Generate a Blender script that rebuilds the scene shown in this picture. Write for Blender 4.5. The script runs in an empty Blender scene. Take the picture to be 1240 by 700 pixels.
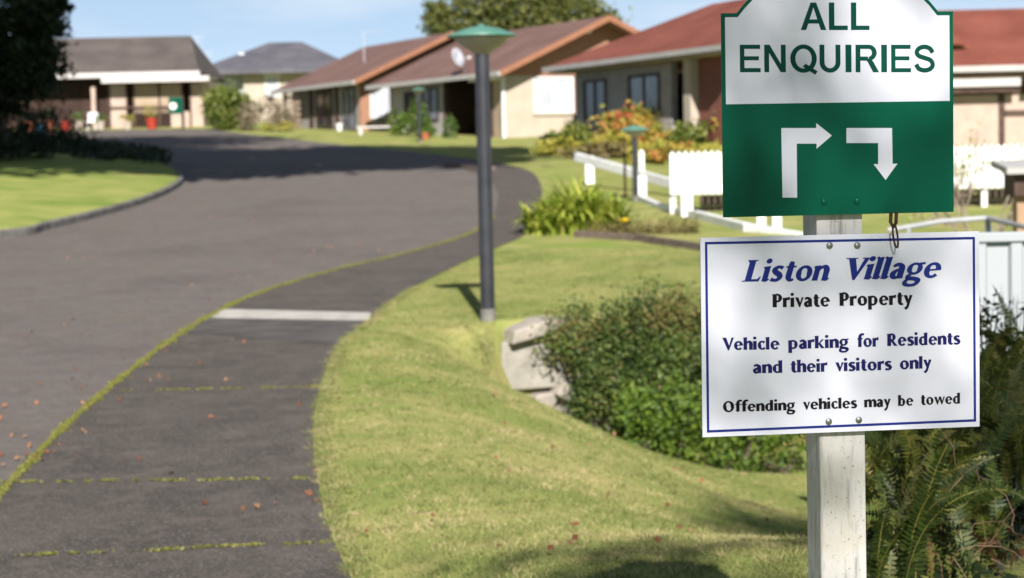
import bpy, math, random, zlib
import numpy as np
from mathutils import Vector, Matrix, Euler

R = math.radians
rng = np.random.default_rng(7)
random.seed(7)
sc = bpy.context.scene
col = sc.collection

# ------------------------------------------------------------------ camera
FPX = 2300.0
PITCH, ROLL = math.atan(157 / FPX), R(1.25)
CAM = np.array([0.0, 0.0, 1.6])
FW = np.array([0, math.cos(PITCH), -math.sin(PITCH)])
_U0 = np.array([0, math.sin(PITCH), math.cos(PITCH)])
_R0 = np.array([1.0, 0, 0])
RT = math.cos(ROLL) * _R0 - math.sin(ROLL) * _U0
UP = math.sin(ROLL) * _R0 + math.cos(ROLL) * _U0
cam = bpy.data.cameras.new('camera')
cam.sensor_width = 36
cam.lens = FPX / 1240 * 36
cam.clip_start, cam.clip_end = 0.05, 3000
cam.dof.use_dof = True
cam.dof.focus_distance = 3.6
cam.dof.aperture_fstop = 6.3
cam.dof.aperture_blades = 7
camo = bpy.data.objects.new('camera', cam)
col.objects.link(camo)
m = Matrix.Identity(4)
for i in range(3):
    m[i][0], m[i][1], m[i][2], m[i][3] = RT[i], UP[i], -FW[i], CAM[i]
camo.matrix_world = m
sc.camera = camo

# ------------------------------------------------------------------ light
SUN_EL, SUN_AZ = R(33), R(5)           # sun behind the camera, a little to the right
TO_SUN = Vector((math.sin(SUN_AZ) * math.cos(SUN_EL), -math.cos(SUN_AZ) * math.cos(SUN_EL), math.sin(SUN_EL)))
sl = bpy.data.lights.new('sun', 'SUN')
sl.energy = 5.0
sl.angle = R(0.53)
sl.color = (1.0, 0.945, 0.90)
so = bpy.data.objects.new('sun', sl)
so.rotation_euler = (-TO_SUN).to_track_quat('-Z', 'Y').to_euler()
col.objects.link(so)

w = bpy.data.worlds.new('World')
sc.world = w
w.use_nodes = True
nt = w.node_tree
bg = nt.nodes['Background']
sky = nt.nodes.new('ShaderNodeTexSky')
sky.sky_type = 'NISHITA'
sky.sun_disc = False
sky.sun_elevation = SUN_EL
sky.sun_rotation = math.pi - SUN_AZ
sky.air_density, sky.dust_density, sky.ozone_density = 1.0, 0.2, 2.5
bg.inputs['Strength'].default_value = 0.05
tc = nt.nodes.new('ShaderNodeTexCoord')
mp = nt.nodes.new('ShaderNodeMapping')
mp.inputs['Scale'].default_value = (3.0, 3.0, 14.0)
mp.inputs['Rotation'].default_value = (0, R(9), 0)
nz = nt.nodes.new('ShaderNodeTexNoise')
nz.inputs['Scale'].default_value = 2.2
nz.inputs['Detail'].default_value = 7
nz.inputs['Roughness'].default_value = 0.55
cr = nt.nodes.new('ShaderNodeValToRGB')
cr.color_ramp.elements[0].position = 0.42
cr.color_ramp.elements[0].color = (0, 0, 0, 1)
cr.color_ramp.elements[1].position = 0.78
cr.color_ramp.elements[1].color = (0.55, 0.55, 0.55, 1)
mx = nt.nodes.new('ShaderNodeMixRGB')
mx.inputs['Color2'].default_value = (10.4, 11.2, 12.2, 1)
L = nt.links
L.new(tc.outputs['Generated'], mp.inputs['Vector'])
lift = nt.nodes.new('ShaderNodeVectorMath'); lift.operation = 'ADD'; lift.inputs[1].default_value = (0, 0, 0.16)
L.new(tc.outputs['Generated'], lift.inputs[0]); L.new(lift.outputs[0], sky.inputs['Vector'])
L.new(mp.outputs['Vector'], nz.inputs['Vector'])
L.new(nz.outputs['Fac'], cr.inputs['Fac'])
L.new(cr.outputs['Color'], mx.inputs['Fac'])
sx = nt.nodes.new('ShaderNodeSeparateXYZ'); mr = nt.nodes.new('ShaderNodeMapRange'); hz_ = nt.nodes.new('ShaderNodeMixRGB')
mr.inputs['From Min'].default_value, mr.inputs['From Max'].default_value = 0.0, 0.26
mr.inputs['To Min'].default_value, mr.inputs['To Max'].default_value = 0.8, 0.0
hz_.inputs['Color2'].default_value = (8.6, 11.2, 13.9, 1)      # thin bright air low over the horizon
L.new(tc.outputs['Generated'], sx.inputs[0]); L.new(sx.outputs['Z'], mr.inputs['Value']); L.new(mr.outputs['Result'], hz_.inputs['Fac'])
L.new(sky.outputs['Color'], hz_.inputs['Color1']); L.new(hz_.outputs['Color'], mx.inputs['Color1'])
L.new(mx.outputs['Color'], bg.inputs['Color'])

sc.view_settings.view_transform = 'Standard'
sc.view_settings.look = 'None'
sc.view_settings.exposure = 0.78
sc.view_settings.gamma = 1
sc.view_settings.use_curve_mapping = False
sc.cycles.max_bounces = 5
sc.cycles.transparent_max_bounces = 4

# ------------------------------------------------------------------ helpers
def at(px, py, D):
    d = FW + RT * (px - 620) / FPX + UP * (350 - py) / FPX
    return CAM + d * D / d[1]

def rise(D):
    return 0.2375 * np.log1p(np.exp((np.minimum(D, 108.0) - 22) / 5))

def on_ground(px, py):
    lo = 2.0
    Ds = np.linspace(3, 125, 2400)
    d = FW + RT * (px - 620) / FPX + UP * (350 - py) / FPX
    z = CAM[2] + d[2] * Ds / d[1]
    k = np.nonzero(z < rise(Ds))[0]
    i = k[0] if len(k) else len(Ds) - 1
    return CAM + d * Ds[i] / d[1]

def tag(o, label=None, cat=None, group=None, kind=None):
    if label: o['label'] = label
    if cat: o['category'] = cat
    if group: o['group'] = group
    if kind: o['kind'] = kind
    return o

def empty(name, loc, rz=0.0):
    o = bpy.data.objects.new(name, None)
    o.location = loc
    o.rotation_euler = (0, 0, rz)
    o.empty_display_size = 0.2
    col.objects.link(o)
    return o

def copy_tree(o, parent=None):
    c = o.copy()
    col.objects.link(c)
    c.parent = parent
    for ch in [k for k in bpy.data.objects if k.parent == o]:
        copy_tree(ch, c)
    return c

def np_mesh(name, verts, faces, mat=None, parent=None, smooth=False, attr=None):
    me = bpy.data.meshes.new(name)
    me.from_pydata(np.asarray(verts).tolist() if isinstance(verts, np.ndarray) else verts, [],
                   faces.tolist() if isinstance(faces, np.ndarray) else faces)
    if mat: me.materials.append(mat)
    if smooth:
        me.polygons.foreach_set('use_smooth', [True] * len(me.polygons))
    if attr is not None:
        a = me.attributes.new('rnd', 'FLOAT', 'POINT')
        a.data.foreach_set('value', np.asarray(attr, dtype=np.float32))
    me.update()
    o = bpy.data.objects.new(name, me)
    if parent is not None: o.parent = parent
    col.objects.link(o)
    return o

class MB:
    def __init__(s): s.v, s.f = [], []
    def add(s, v, f):
        n = len(s.v)
        s.v += [tuple(map(float, p)) for p in v]
        s.f += [tuple(n + i for i in q) for q in f]
        return s
    def box(s, x0, x1, y0, y1, z0, z1):
        v = [(x, y, z) for z in (z0, z1) for y in (y0, y1) for x in (x0, x1)]
        return s.add(v, [(0, 2, 3, 1), (4, 5, 7, 6), (0, 1, 5, 4), (2, 6, 7, 3), (0, 4, 6, 2), (1, 3, 7, 5)])
    def bar(s, a, b, wd, hg, up=(0, 0, 1)):
        a, b, up = Vector(a), Vector(b), Vector(up)
        d = (b - a).normalized()
        x = d.cross(up).normalized(); y = x.cross(d).normalized()
        v = []
        for p in (a, b):
            for sx, sy in ((-1, -1), (1, -1), (1, 1), (-1, 1)):
                v.append(p + x * sx * wd / 2 + y * sy * hg / 2)
        return s.add(v, [(0, 1, 2, 3), (7, 6, 5, 4), (0, 4, 5, 1), (1, 5, 6, 2), (2, 6, 7, 3), (3, 7, 4, 0)])
    def tube(s, pts, rad, n=8, cap=True):
        pts = [Vector(p) for p in pts]
        rads = rad if isinstance(rad, (list, tuple)) else [rad] * len(pts)
        v, f = [], []
        px = None
        for i, p in enumerate(pts):
            d = (pts[min(i + 1, len(pts) - 1)] - pts[max(i - 1, 0)]).normalized()
            if px is None:
                px = d.orthogonal().normalized()
            px = (px - d * px.dot(d)).normalized()
            py = d.cross(px)
            for k in range(n):
                a = 2 * math.pi * k / n
                v.append(p + (px * math.cos(a) + py * math.sin(a)) * rads[i])
        for i in range(len(pts) - 1):
            for k in range(n):
                k2 = (k + 1) % n
                f.append((i * n + k, i * n + k2, i * n + n + k2, i * n + n + k))
        if cap:
            f.append(tuple(range(n))[::-1])
            f.append(tuple(range((len(pts) - 1) * n, len(pts) * n)))
        return s.add(v, f)
    def lathe(s, prof, n=24, c=(0, 0, 0)):
        v, f = [], []
        for r_, z in prof:
            for k in range(n):
                a = 2 * math.pi * k / n
                v.append((c[0] + r_ * math.cos(a), c[1] + r_ * math.sin(a), c[2] + z))
        for i in range(len(prof) - 1):
            for k in range(n):
                k2 = (k + 1) % n
                f.append((i * n + k, i * n + k2, i * n + n + k2, i * n + n + k))
        f.append(tuple(range(n))[::-1])
        f.append(tuple(range((len(prof) - 1) * n, len(prof) * n)))
        return s.add(v, f)
    def prism(s, poly, y0, y1):
        """outline in x,z extruded along y"""
        n = len(poly)
        v = [(p[0], y0, p[1]) for p in poly] + [(p[0], y1, p[1]) for p in poly]
        f = [tuple(range(n)), tuple(range(2 * n - 1, n - 1, -1))]
        f += [(i, i + n, (i + 1) % n + n, (i + 1) % n) for i in range(n)]
        return s.add(v, f)
    def slab(s, quad, t):
        """a sheet of four corners given a thickness t downwards"""
        a = [Vector(q) for q in quad]
        nrm = (a[1] - a[0]).cross(a[-1] - a[0]).normalized()
        if nrm.z < 0: nrm = -nrm
        v = a + [p - nrm * t for p in a]
        n = len(a)
        f = [tuple(range(n)), tuple(range(2 * n - 1, n - 1, -1))]
        f += [(i, i + n, (i + 1) % n + n, (i + 1) % n) for i in range(n)]
        return s.add(v, f)
    def build(s, name, mat, parent=None, smooth=False, bevel=0.0):
        o = np_mesh(name, s.v, s.f, mat, parent, smooth)
        me = o.data
        import bmesh
        bm = bmesh.new(); bm.from_mesh(me)
        bmesh.ops.recalc_face_normals(bm, faces=bm.faces)
        bm.to_mesh(me); bm.free()
        if smooth:
            me.polygons.foreach_set('use_smooth', [True] * len(me.polygons))
            es = o.modifiers.new('edge', 'EDGE_SPLIT'); es.split_angle = R(40)
        if bevel:
            b = o.modifiers.new('bevel', 'BEVEL'); b.width = bevel; b.segments = 2; b.limit_method = 'ANGLE'
        return o

# ------------------------------------------------------------------ materials
def mat(name, c1, c2=None, scale=6.0, rough=0.7, bump=0.0, detail=4, spec=0.3, stretch=None, lo=0.35, hi=0.65, c3=None, scale3=None, metallic=0.0, bscale=None):
    M = bpy.data.materials.new(name)
    M.use_nodes = True
    n, l = M.node_tree.nodes, M.node_tree.links
    b = n['Principled BSDF']
    b.inputs['Roughness'].default_value = rough
    b.inputs['Specular IOR Level'].default_value = spec
    b.inputs['Metallic'].default_value = metallic
    b.inputs['Base Color'].default_value = (*c1, 1)
    if c2 is not None:
        t = n.new('ShaderNodeTexCoord'); mpn = n.new('ShaderNodeMapping')
        if stretch: mpn.inputs['Scale'].default_value = stretch
        nn = n.new('ShaderNodeTexNoise'); nn.inputs['Scale'].default_value = scale; nn.inputs['Detail'].default_value = detail
        rp = n.new('ShaderNodeValToRGB')
        rp.color_ramp.elements[0].position = lo; rp.color_ramp.elements[0].color = (*c1, 1)
        rp.color_ramp.elements[1].position = hi; rp.color_ramp.elements[1].color = (*c2, 1)
        l.new(t.outputs['Object'], mpn.inputs['Vector']); l.new(mpn.outputs['Vector'], nn.inputs['Vector'])
        l.new(nn.outputs['Fac'], rp.inputs['Fac'])
        out = rp.outputs['Color']
        if c3 is not None:
            n3 = n.new('ShaderNodeTexNoise'); n3.inputs['Scale'].default_value = scale3; n3.inputs['Detail'].default_value = 5
            r3 = n.new('ShaderNodeValToRGB')
            r3.color_ramp.elements[0].position = 0.55; r3.color_ramp.elements[0].color = (0, 0, 0, 1)
            r3.color_ramp.elements[1].position = 0.7; r3.color_ramp.elements[1].color = (0.8, 0.8, 0.8, 1)
            l.new(mpn.outputs['Vector'], n3.inputs['Vector']); l.new(n3.outputs['Fac'], r3.inputs['Fac'])
            mxx = n.new('ShaderNodeMixRGB'); mxx.inputs['Color2'].default_value = (*c3, 1)
            l.new(r3.outputs['Color'], mxx.inputs['Fac']); l.new(out, mxx.inputs['Color1'])
            out = mxx.outputs['Color']
        l.new(out, b.inputs['Base Color'])
        if bump:
            bn = n.new('ShaderNodeTexNoise'); bn.inputs['Scale'].default_value = bscale or scale * 4; bn.inputs['Detail'].default_value = 6
            l.new(mpn.outputs['Vector'], bn.inputs['Vector'])
            bp = n.new('ShaderNodeBump'); bp.inputs['Strength'].default_value = bump; bp.inputs['Distance'].default_value = 0.01
            l.new(bn.outputs['Fac'], bp.inputs['Height']); l.new(bp.outputs['Normal'], b.inputs['Normal'])
    return M

def leafmat(name, cols, trans=0.3, rough=0.5, spec=0.35):
    """colour differs leaf by leaf"""
    M = bpy.data.materials.new(name)
    M.use_nodes = True
    n, l = M.node_tree.nodes, M.node_tree.links
    b = n['Principled BSDF']; out = n['Material Output']
    b.inputs['Roughness'].default_value = rough
    b.inputs['Specular IOR Level'].default_value = spec
    a = n.new('ShaderNodeAttribute'); a.attribute_name = 'rnd'
    rp = n.new('ShaderNodeValToRGB')
    els = rp.color_ramp.elements
    els[0].position, els[0].color = 0.0, (*cols[0], 1)
    els[1].position, els[1].color = 1.0, (*cols[-1], 1)
    for i in range(1, len(cols) - 1):
        e = els.new(i / (len(cols) - 1)); e.color = (*cols[i], 1)
    l.new(a.outputs['Fac'], rp.inputs['Fac'])
    l.new(rp.outputs['Color'], b.inputs['Base Color'])
    if trans:
        t = n.new('ShaderNodeBsdfTranslucent'); ms = n.new('ShaderNodeMixShader')
        ms.inputs['Fac'].default_value = trans
        l.new(rp.outputs['Color'], t.inputs['Color'])
        l.new(b.outputs['BSDF'], ms.inputs[1]); l.new(t.outputs['BSDF'], ms.inputs[2])
        l.new(ms.outputs['Shader'], out.inputs['Surface'])
    return M

def tilemat(name, c1, c2, axis_scale=3.0):
    M = mat(name, c1, c2, scale=0.8, rough=0.8, spec=0.2)
    n, l = M.node_tree.nodes, M.node_tree.links
    t = n.new('ShaderNodeTexCoord')
    br = n.new('ShaderNodeTexBrick')
    br.inputs['Scale'].default_value = axis_scale
    br.inputs['Color1'].default_value = (1, 1, 1, 1); br.inputs['Color2'].default_value = (0.8, 0.8, 0.8, 1)
    br.inputs['Mortar'].default_value = (0.45, 0.45, 0.45, 1); br.inputs['Mortar Size'].default_value = 0.03
    mu = n.new('ShaderNodeMixRGB'); mu.blend_type = 'MULTIPLY'; mu.inputs['Fac'].default_value = 0.8
    b = n['Principled BSDF']
    src = b.inputs['Base Color'].links[0].from_socket
    l.new(t.outputs['Object'], br.inputs['Vector'])
    l.new(src, mu.inputs['Color1']); l.new(br.outputs['Color'], mu.inputs['Color2'])
    l.new(mu.outputs['Color'], b.inputs['Base Color'])
    return M

def brickmat(name, c1, c2, mortar):
    M = bpy.data.materials.new(name)
    M.use_nodes = True
    n, l = M.node_tree.nodes, M.node_tree.links
    b = n['Principled BSDF']; b.inputs['Roughness'].default_value = 0.85
    t = n.new('ShaderNodeTexCoord'); s = n.new('ShaderNodeSeparateXYZ'); ad = n.new('ShaderNodeMath'); cb = n.new('ShaderNodeCombineXYZ')
    l.new(t.outputs['Object'], s.inputs[0]); l.new(s.outputs['X'], ad.inputs[0]); l.new(s.outputs['Y'], ad.inputs[1])
    l.new(ad.outputs[0], cb.inputs['X']); l.new(s.outputs['Z'], cb.inputs['Y'])
    br = n.new('ShaderNodeTexBrick'); br.inputs['Scale'].default_value = 4.3
    br.inputs['Color1'].default_value = (*c1, 1); br.inputs['Color2'].default_value = (*c2, 1); br.inputs['Mortar'].default_value = (*mortar, 1)
    br.inputs['Mortar Size'].default_value = 0.015
    l.new(cb.outputs[0], br.inputs['Vector']); l.new(br.outputs['Color'], b.inputs['Base Color'])
    return M

def speckle(M_, c, scale, lo, hi, amt):
    n, l = M_.node_tree.nodes, M_.node_tree.links
    b = n['Principled BSDF']; src = b.inputs['Base Color'].links[0].from_socket
    t = n.new('ShaderNodeTexCoord'); v = n.new('ShaderNodeTexNoise'); v.inputs['Scale'].default_value = scale; v.inputs['Detail'].default_value = 2.5; v.inputs['Roughness'].default_value = .7
    r_ = n.new('ShaderNodeValToRGB'); r_.color_ramp.elements[0].position = lo; r_.color_ramp.elements[0].color = (0, 0, 0, 1)
    r_.color_ramp.elements[1].position = hi; r_.color_ramp.elements[1].color = (amt, amt, amt, 1)
    m_ = n.new('ShaderNodeMixRGB'); m_.inputs['Color2'].default_value = (*c, 1)
    l.new(t.outputs['Object'], v.inputs['Vector']); l.new(v.outputs['Fac'], r_.inputs['Fac']); l.new(r_.outputs['Color'], m_.inputs['Fac'])
    l.new(src, m_.inputs['Color1']); l.new(m_.outputs['Color'], b.inputs['Base Color'])
    return M_
M = {}
M['asphalt'] = mat('asphalt', (0.12, 0.106, 0.094), (0.145, 0.128, 0.114), scale=3.0, rough=0.9, bump=0.5, detail=8, spec=0.15, bscale=90, c3=(0.2, 0.182, 0.172), scale3=70)
M['path'] = mat('path_asphalt', (0.062, 0.055, 0.047), (0.09, 0.079, 0.068), scale=1.6, rough=0.92, bump=0.8, detail=9, spec=0.12, bscale=120, c3=(0.17, 0.15, 0.135), scale3=55)
speckle(M['path'], (0.14, 0.12, 0.105), 24, .5, .7, .6); speckle(M['path'], (0.3, 0.27, 0.24), 75, .56, .68, .8); speckle(M['path'], (0.15, 0.125, 0.108), 4, .5, .68, .6); speckle(M['path'], (0.02, 0.017, 0.015), 48, .58, .7, .7)
speckle(M['asphalt'], (0.21, 0.185, 0.165), 20, .5, .68, .55); speckle(M['asphalt'], (0.07, 0.058, 0.054), 16, .52, .7, .5); speckle(M['asphalt'], (0.26, 0.23, 0.21), 60, .56, .7, .6); speckle(M['asphalt'], (0.05, 0.042, 0.04), 40, .58, .7, .6); speckle(M['asphalt'], (0.17, 0.12, 0.09), 2.2, .52, .74, .4); speckle(M['asphalt'], (0.085, 0.072, 0.068), .35, .5, .66, .35); speckle(M['asphalt'], (0.2, 0.16, 0.125), 6, .56, .7, .5)
M['grass_ground'] = mat('grass_ground', (0.22, 0.255, 0.07), (0.37, 0.33, 0.13), scale=1.3, rough=0.95, bump=0.9, detail=9, spec=0.05, bscale=40, lo=0.4, hi=0.72, c3=(0.2, 0.27, 0.055), scale3=0.5)
M['lawn_left'] = mat('lawn_left', (0.17, 0.235, 0.05), (0.32, 0.33, 0.1), scale=.8, detail=9, rough=0.95, bump=0.9, spec=0.05, bscale=30)
M['moss'] = leafmat('moss', [(0.10, 0.11, 0.022), (0.18, 0.19, 0.045), (0.26, 0.24, 0.08)], trans=0.2, rough=0.9, spec=0.05)
M['kerb'] = mat('kerb_concrete', (0.11, 0.105, 0.095), (0.2, 0.19, 0.17), scale=5, rough=0.9, bump=0.4)
M['strip'] = mat('strip_concrete', (0.36, 0.34, 0.3), (0.5, 0.47, 0.42), scale=7, rough=0.9, bump=0.3)
M['concrete'] = mat('headwall_concrete', (0.25, 0.235, 0.2), (0.36, 0.34, 0.29), scale=4, rough=0.9, bump=1.0, bscale=30, c3=(0.22, 0.2, 0.16), scale3=3)
M['stone'] = mat('rubble_stone', (0.2, 0.18, 0.15), (0.38, 0.34, 0.29), scale=6, rough=0.9, bump=0.8)
M['sleeper'] = mat('sleeper', (0.09, 0.065, 0.05), (0.19, 0.15, 0.12), scale=6, rough=0.9, stretch=(1, 1, 6))
M['soil'] = mat('soil', (0.10, 0.06, 0.04), (0.2, 0.12, 0.07), scale=6, rough=1.0, bump=0.8)
M['grass'] = leafmat('grass_blade', [(0.14, 0.18, 0.05), (0.26, 0.285, 0.095), (0.37, 0.36, 0.14), (0.54, 0.43, 0.24)], trans=0.3, rough=0.7, spec=0.15)
M['white_paint'] = mat('white_paint', (0.78, 0.78, 0.77), (0.7, 0.7, 0.68), scale=3, rough=0.5)
M['bright_paint'] = mat('fresh_white_paint', (0.8, 0.8, 0.79), (0.72, 0.72, 0.7), scale=3, rough=0.5, c3=(0.5, 0.5, 0.43), scale3=7)
M['sign_white'] = mat('sign_white', (0.575, 0.585, 0.655), (0.54, 0.55, 0.62), scale=4, rough=0.34, spec=0.15, lo=0.3, hi=0.75, c3=(0.56, 0.56, 0.6), scale3=30)
M['sign_green'] = mat('sign_green', (0.001, 0.066, 0.036), (0.001, 0.08, 0.045), scale=3, rough=0.3, spec=0.12)
M['ink_blue'] = mat('ink_blue', (0.011, 0.02, 0.15), (0.014, 0.025, 0.17), scale=9, rough=0.5, spec=0.1)
M['ink_navy'] = mat('ink_navy', (0.009, 0.009, 0.075), (0.012, 0.012, 0.09), scale=9, rough=0.5, spec=0.1)
M['ink_black'] = mat('ink_black', (0.006, 0.005, 0.007), (0.009, 0.008, 0.01), scale=9, rough=0.5, spec=0.1)
M['ink_green'] = mat('ink_green', (0.001, 0.042, 0.03), (0.001, 0.05, 0.034), scale=9, rough=0.4, spec=0.1)
M['bolt'] = mat('bolt_zinc', (0.16, 0.17, 0.15), (0.30, 0.31, 0.28), scale=150, rough=0.42, metallic=0.8)
M['rust'] = mat('rust', (0.025, 0.013, 0.01), (0.08, 0.035, 0.02), scale=60, rough=0.8)
M['lamp_post'] = mat('lamp_post', (0.022, 0.023, 0.028), (0.035, 0.036, 0.042), scale=5, rough=0.42, spec=0.5)
M['lamp_green'] = mat('lamp_green', (0.075, 0.2, 0.15), (0.11, 0.25, 0.19), scale=4, rough=0.45)
M['lamp_bowl'] = mat('lamp_bowl', (0.36, 0.32, 0.26), (0.43, 0.38, 0.31), scale=4, rough=0.4)
M['bark'] = mat('bark', (0.06, 0.045, 0.035), (0.14, 0.11, 0.085), scale=5, rough=0.95, bump=0.8, stretch=(3, 3, 0.6))
M['corr'] = mat('corrugated_grey', (0.30, 0.33, 0.34), (0.35, 0.375, 0.385), scale=1.2, rough=0.5, spec=0.4)
M['pipe'] = mat('galv_pipe', (0.26, 0.27, 0.275), (0.36, 0.37, 0.375), scale=6, rough=0.5)
M['roof_left'] = tilemat('roof_left', (0.105, 0.087, 0.078), (0.145, 0.122, 0.11))
M['roof_hip'] = tilemat('roof_hip', (0.10, 0.098, 0.115), (0.14, 0.135, 0.15))
M['roof_brown'] = tilemat('roof_brown', (0.175, 0.10, 0.083), (0.225, 0.135, 0.112))
M['roof_red'] = tilemat('roof_red', (0.2, 0.06, 0.04), (0.27, 0.088, 0.06))
M['barge'] = mat('barge_board', (0.27, 0.122, 0.066), (0.31, 0.145, 0.08), scale=4, rough=0.6)
M['brick_orange'] = brickmat('brick_orange', (0.34, 0.17, 0.10), (0.28, 0.13, 0.08), (0.36, 0.25, 0.18))
M['brick_red'] = brickmat('brick_red', (0.23, 0.07, 0.045), (0.17, 0.05, 0.035), (0.25, 0.14, 0.11))
M['brick_tan'] = brickmat('brick_tan', (0.52, 0.4, 0.28), (0.46, 0.34, 0.24), (0.55, 0.47, 0.37))
M['cream'] = mat('cream_wall', (0.42, 0.355, 0.275), (0.46, 0.4, 0.32), scale=2, rough=0.85)
M['grey_wall'] = mat('grey_wall', (0.33, 0.31, 0.29), (0.4, 0.375, 0.35), scale=2, rough=0.85)
M['tan_panel'] = mat('tan_panel', (0.34, 0.26, 0.185), (0.4, 0.31, 0.22), scale=2, rough=0.8)
M['pink_panel'] = mat('pinkish_panel', (0.42, 0.32, 0.26), (0.48, 0.37, 0.3), scale=2, rough=0.8)
M['brown_timber'] = mat('brown_timber', (0.05, 0.03, 0.022), (0.09, 0.055, 0.04), scale=5, rough=0.7)
M['dark_glass'] = mat('dark_glass', (0.02, 0.022, 0.026), (0.035, 0.036, 0.04), scale=2, rough=0.12, spec=0.6)
M['grey_glass'] = mat('reflecting_glass', (0.09, 0.11, 0.14), (0.2, 0.23, 0.27), scale=1.5, rough=0.15, spec=0.6)
M['curtain'] = mat('white_curtain', (0.34, 0.36, 0.40), (0.5, 0.52, 0.55), scale=5, rough=0.6, stretch=(3, 3, 0.2))
M['fascia'] = mat('pale_fascia', (0.48, 0.45, 0.43), (0.54, 0.51, 0.48), scale=2, rough=0.6)
M['gutter'] = mat('gutter_grey', (0.4, 0.39, 0.36), (0.46, 0.44, 0.41), scale=2, rough=0.5)
M['dark_void'] = mat('recess_shade_brown', (0.035, 0.02, 0.015), (0.055, 0.032, 0.024), scale=2, rough=0.9)  # porch and veranda shade painted into the colour of the recessed walls
M['terracotta'] = mat('terracotta', (0.36, 0.11, 0.05), (0.42, 0.14, 0.065), scale=6, rough=0.8)
M['red_pot'] = mat('red_plastic', (0.34, 0.035, 0.022), (0.4, 0.05, 0.03), scale=6, rough=0.5)
M['blue_pot'] = mat('blue_plastic', (0.08, 0.3, 0.5), (0.1, 0.34, 0.55), scale=6, rough=0.5)
M['yellow_pot'] = mat('yellow_plastic', (0.8, 0.65, 0.1), (0.85, 0.7, 0.15), scale=6, rough=0.5)
M['metal_grey'] = mat('metal_grey', (0.4, 0.42, 0.46), (0.5, 0.52, 0.55), scale=6, rough=0.5)
M['leaf_litter'] = leafmat('dead_leaf', [(0.12, 0.05, 0.025), (0.24, 0.09, 0.04), (0.28, 0.15, 0.075), (0.2, 0.12, 0.07)], trans=0.1, rough=0.7)
G = {
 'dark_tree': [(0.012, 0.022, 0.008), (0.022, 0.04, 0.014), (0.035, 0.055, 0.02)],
 'tall_tree': [(0.03, 0.05, 0.018), (0.05, 0.08, 0.026), (0.07, 0.10, 0.035)],
 'far_tree': [(0.06, 0.08, 0.02), (0.13, 0.15, 0.035), (0.24, 0.235, 0.07)],
 'hedge': [(0.08, 0.12, 0.02), (0.17, 0.21, 0.04), (0.26, 0.28, 0.06)],
 'wispy': [(0.14, 0.12, 0.06), (0.22, 0.2, 0.12), (0.32, 0.22, 0.17), (0.18, 0.2, 0.07)],
 'creeper': [(0.022, 0.045, 0.012), (0.06, 0.105, 0.022), (0.15, 0.2, 0.045), (0.19, 0.14, 0.05)],
 'weeds': [(0.04, 0.09, 0.012), (0.1, 0.17, 0.02), (0.19, 0.26, 0.035)],
 'clivia': [(0.1, 0.17, 0.018), (0.26, 0.34, 0.04), (0.46, 0.5, 0.08), (0.6, 0.58, 0.15)],
 'cover': [(0.1, 0.1, 0.03), (0.17, 0.12, 0.05), (0.22, 0.2, 0.06)],
 'croton': [(0.12, 0.19, 0.035), (0.3, 0.32, 0.06), (0.5, 0.31, 0.06), (0.5, 0.14, 0.06)],
 'bronze': [(0.06, 0.035, 0.025), (0.13, 0.07, 0.05), (0.22, 0.12, 0.1), (0.1, 0.11, 0.03)],
 'lime': [(0.18, 0.2, 0.025), (0.34, 0.32, 0.05), (0.5, 0.42, 0.08)],
 'fern': [(0.022, 0.037, 0.007), (0.045, 0.072, 0.012), (0.12, 0.14, 0.026), (0.27, 0.23, 0.06)],
 'deadfern': [(0.1, 0.05, 0.025), (0.2, 0.1, 0.05), (0.26, 0.16, 0.08)],
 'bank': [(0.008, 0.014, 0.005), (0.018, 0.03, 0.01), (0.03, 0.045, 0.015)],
 'bare': [(0.2, 0.2, 0.06), (0.32, 0.32, 0.08), (0.42, 0.38, 0.14)],
 'potplant': [(0.04, 0.09, 0.02), (0.09, 0.16, 0.03), (0.16, 0.24, 0.05)],
 'rose': [(0.4, 0.06, 0.05), (0.5, 0.12, 0.06), (0.5, 0.2, 0.2)],
}
LM = {k: leafmat(k + '_leaf', v) for k, v in G.items()}

# ------------------------------------------------------------------ plants
def reseed(label):
    global rng
    rng = np.random.default_rng(zlib.crc32(label.encode()))

def leaf_mesh(name, pts, smin, smax, material, parent=None, aspect=0.5, up=0.4, tint=None):
    n = len(pts)
    d = rng.normal(size=(n, 3)); d /= np.linalg.norm(d, axis=1)[:, None]          # leaf axis
    nn = rng.normal(size=(n, 3)); nn[:, 2] += up * 2; nn[:, 1] -= up
    t = np.cross(nn, d); t /= np.linalg.norm(t, axis=1)[:, None] + 1e-9
    nn = np.cross(d, t)
    s = rng.uniform(smin, smax, n)[:, None]
    a = aspect * s
    v = np.stack([pts - d * s * 0.5, pts + t * a * 0.5 + nn * a * 0.12, pts + d * s * 0.5, pts - t * a * 0.5 + nn * a * 0.12], 1).reshape(-1, 3)
    f = np.arange(4 * n).reshape(-1, 4)
    r_ = rng.uniform(0, 1, n) if tint is None else np.clip(tint + rng.normal(0, 0.16, n), 0, 1)
    return np_mesh(name, v, f, material, parent, attr=np.repeat(r_, 4))

def blob(n, c, r, shell=0.3, clumps=None, keep=0.75):
    """points through an ellipsoid, gathered in clumps so gaps stay open"""
    c, r = np.array(c, float), np.array(r, float)
    k = clumps or max(14, n // 26)
    u = rng.normal(size=(k, 3)); u /= np.linalg.norm(u, axis=1)[:, None]
    u *= (shell + (1 - shell) * rng.uniform(0, 1, k) ** 0.6)[:, None]
    ci = rng.integers(0, k, n)
    sp = rng.uniform(0.11, 0.24, k)
    p = u[ci] + rng.normal(size=(n, 3)) * sp[ci][:, None]
    tint = (u[:, 2] * 0.25 + 0.5 + rng.normal(0, 0.16, k))[ci] * 0 + rng.uniform(0.15, 0.85, k)[ci]
    return c + p * r, tint

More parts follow.
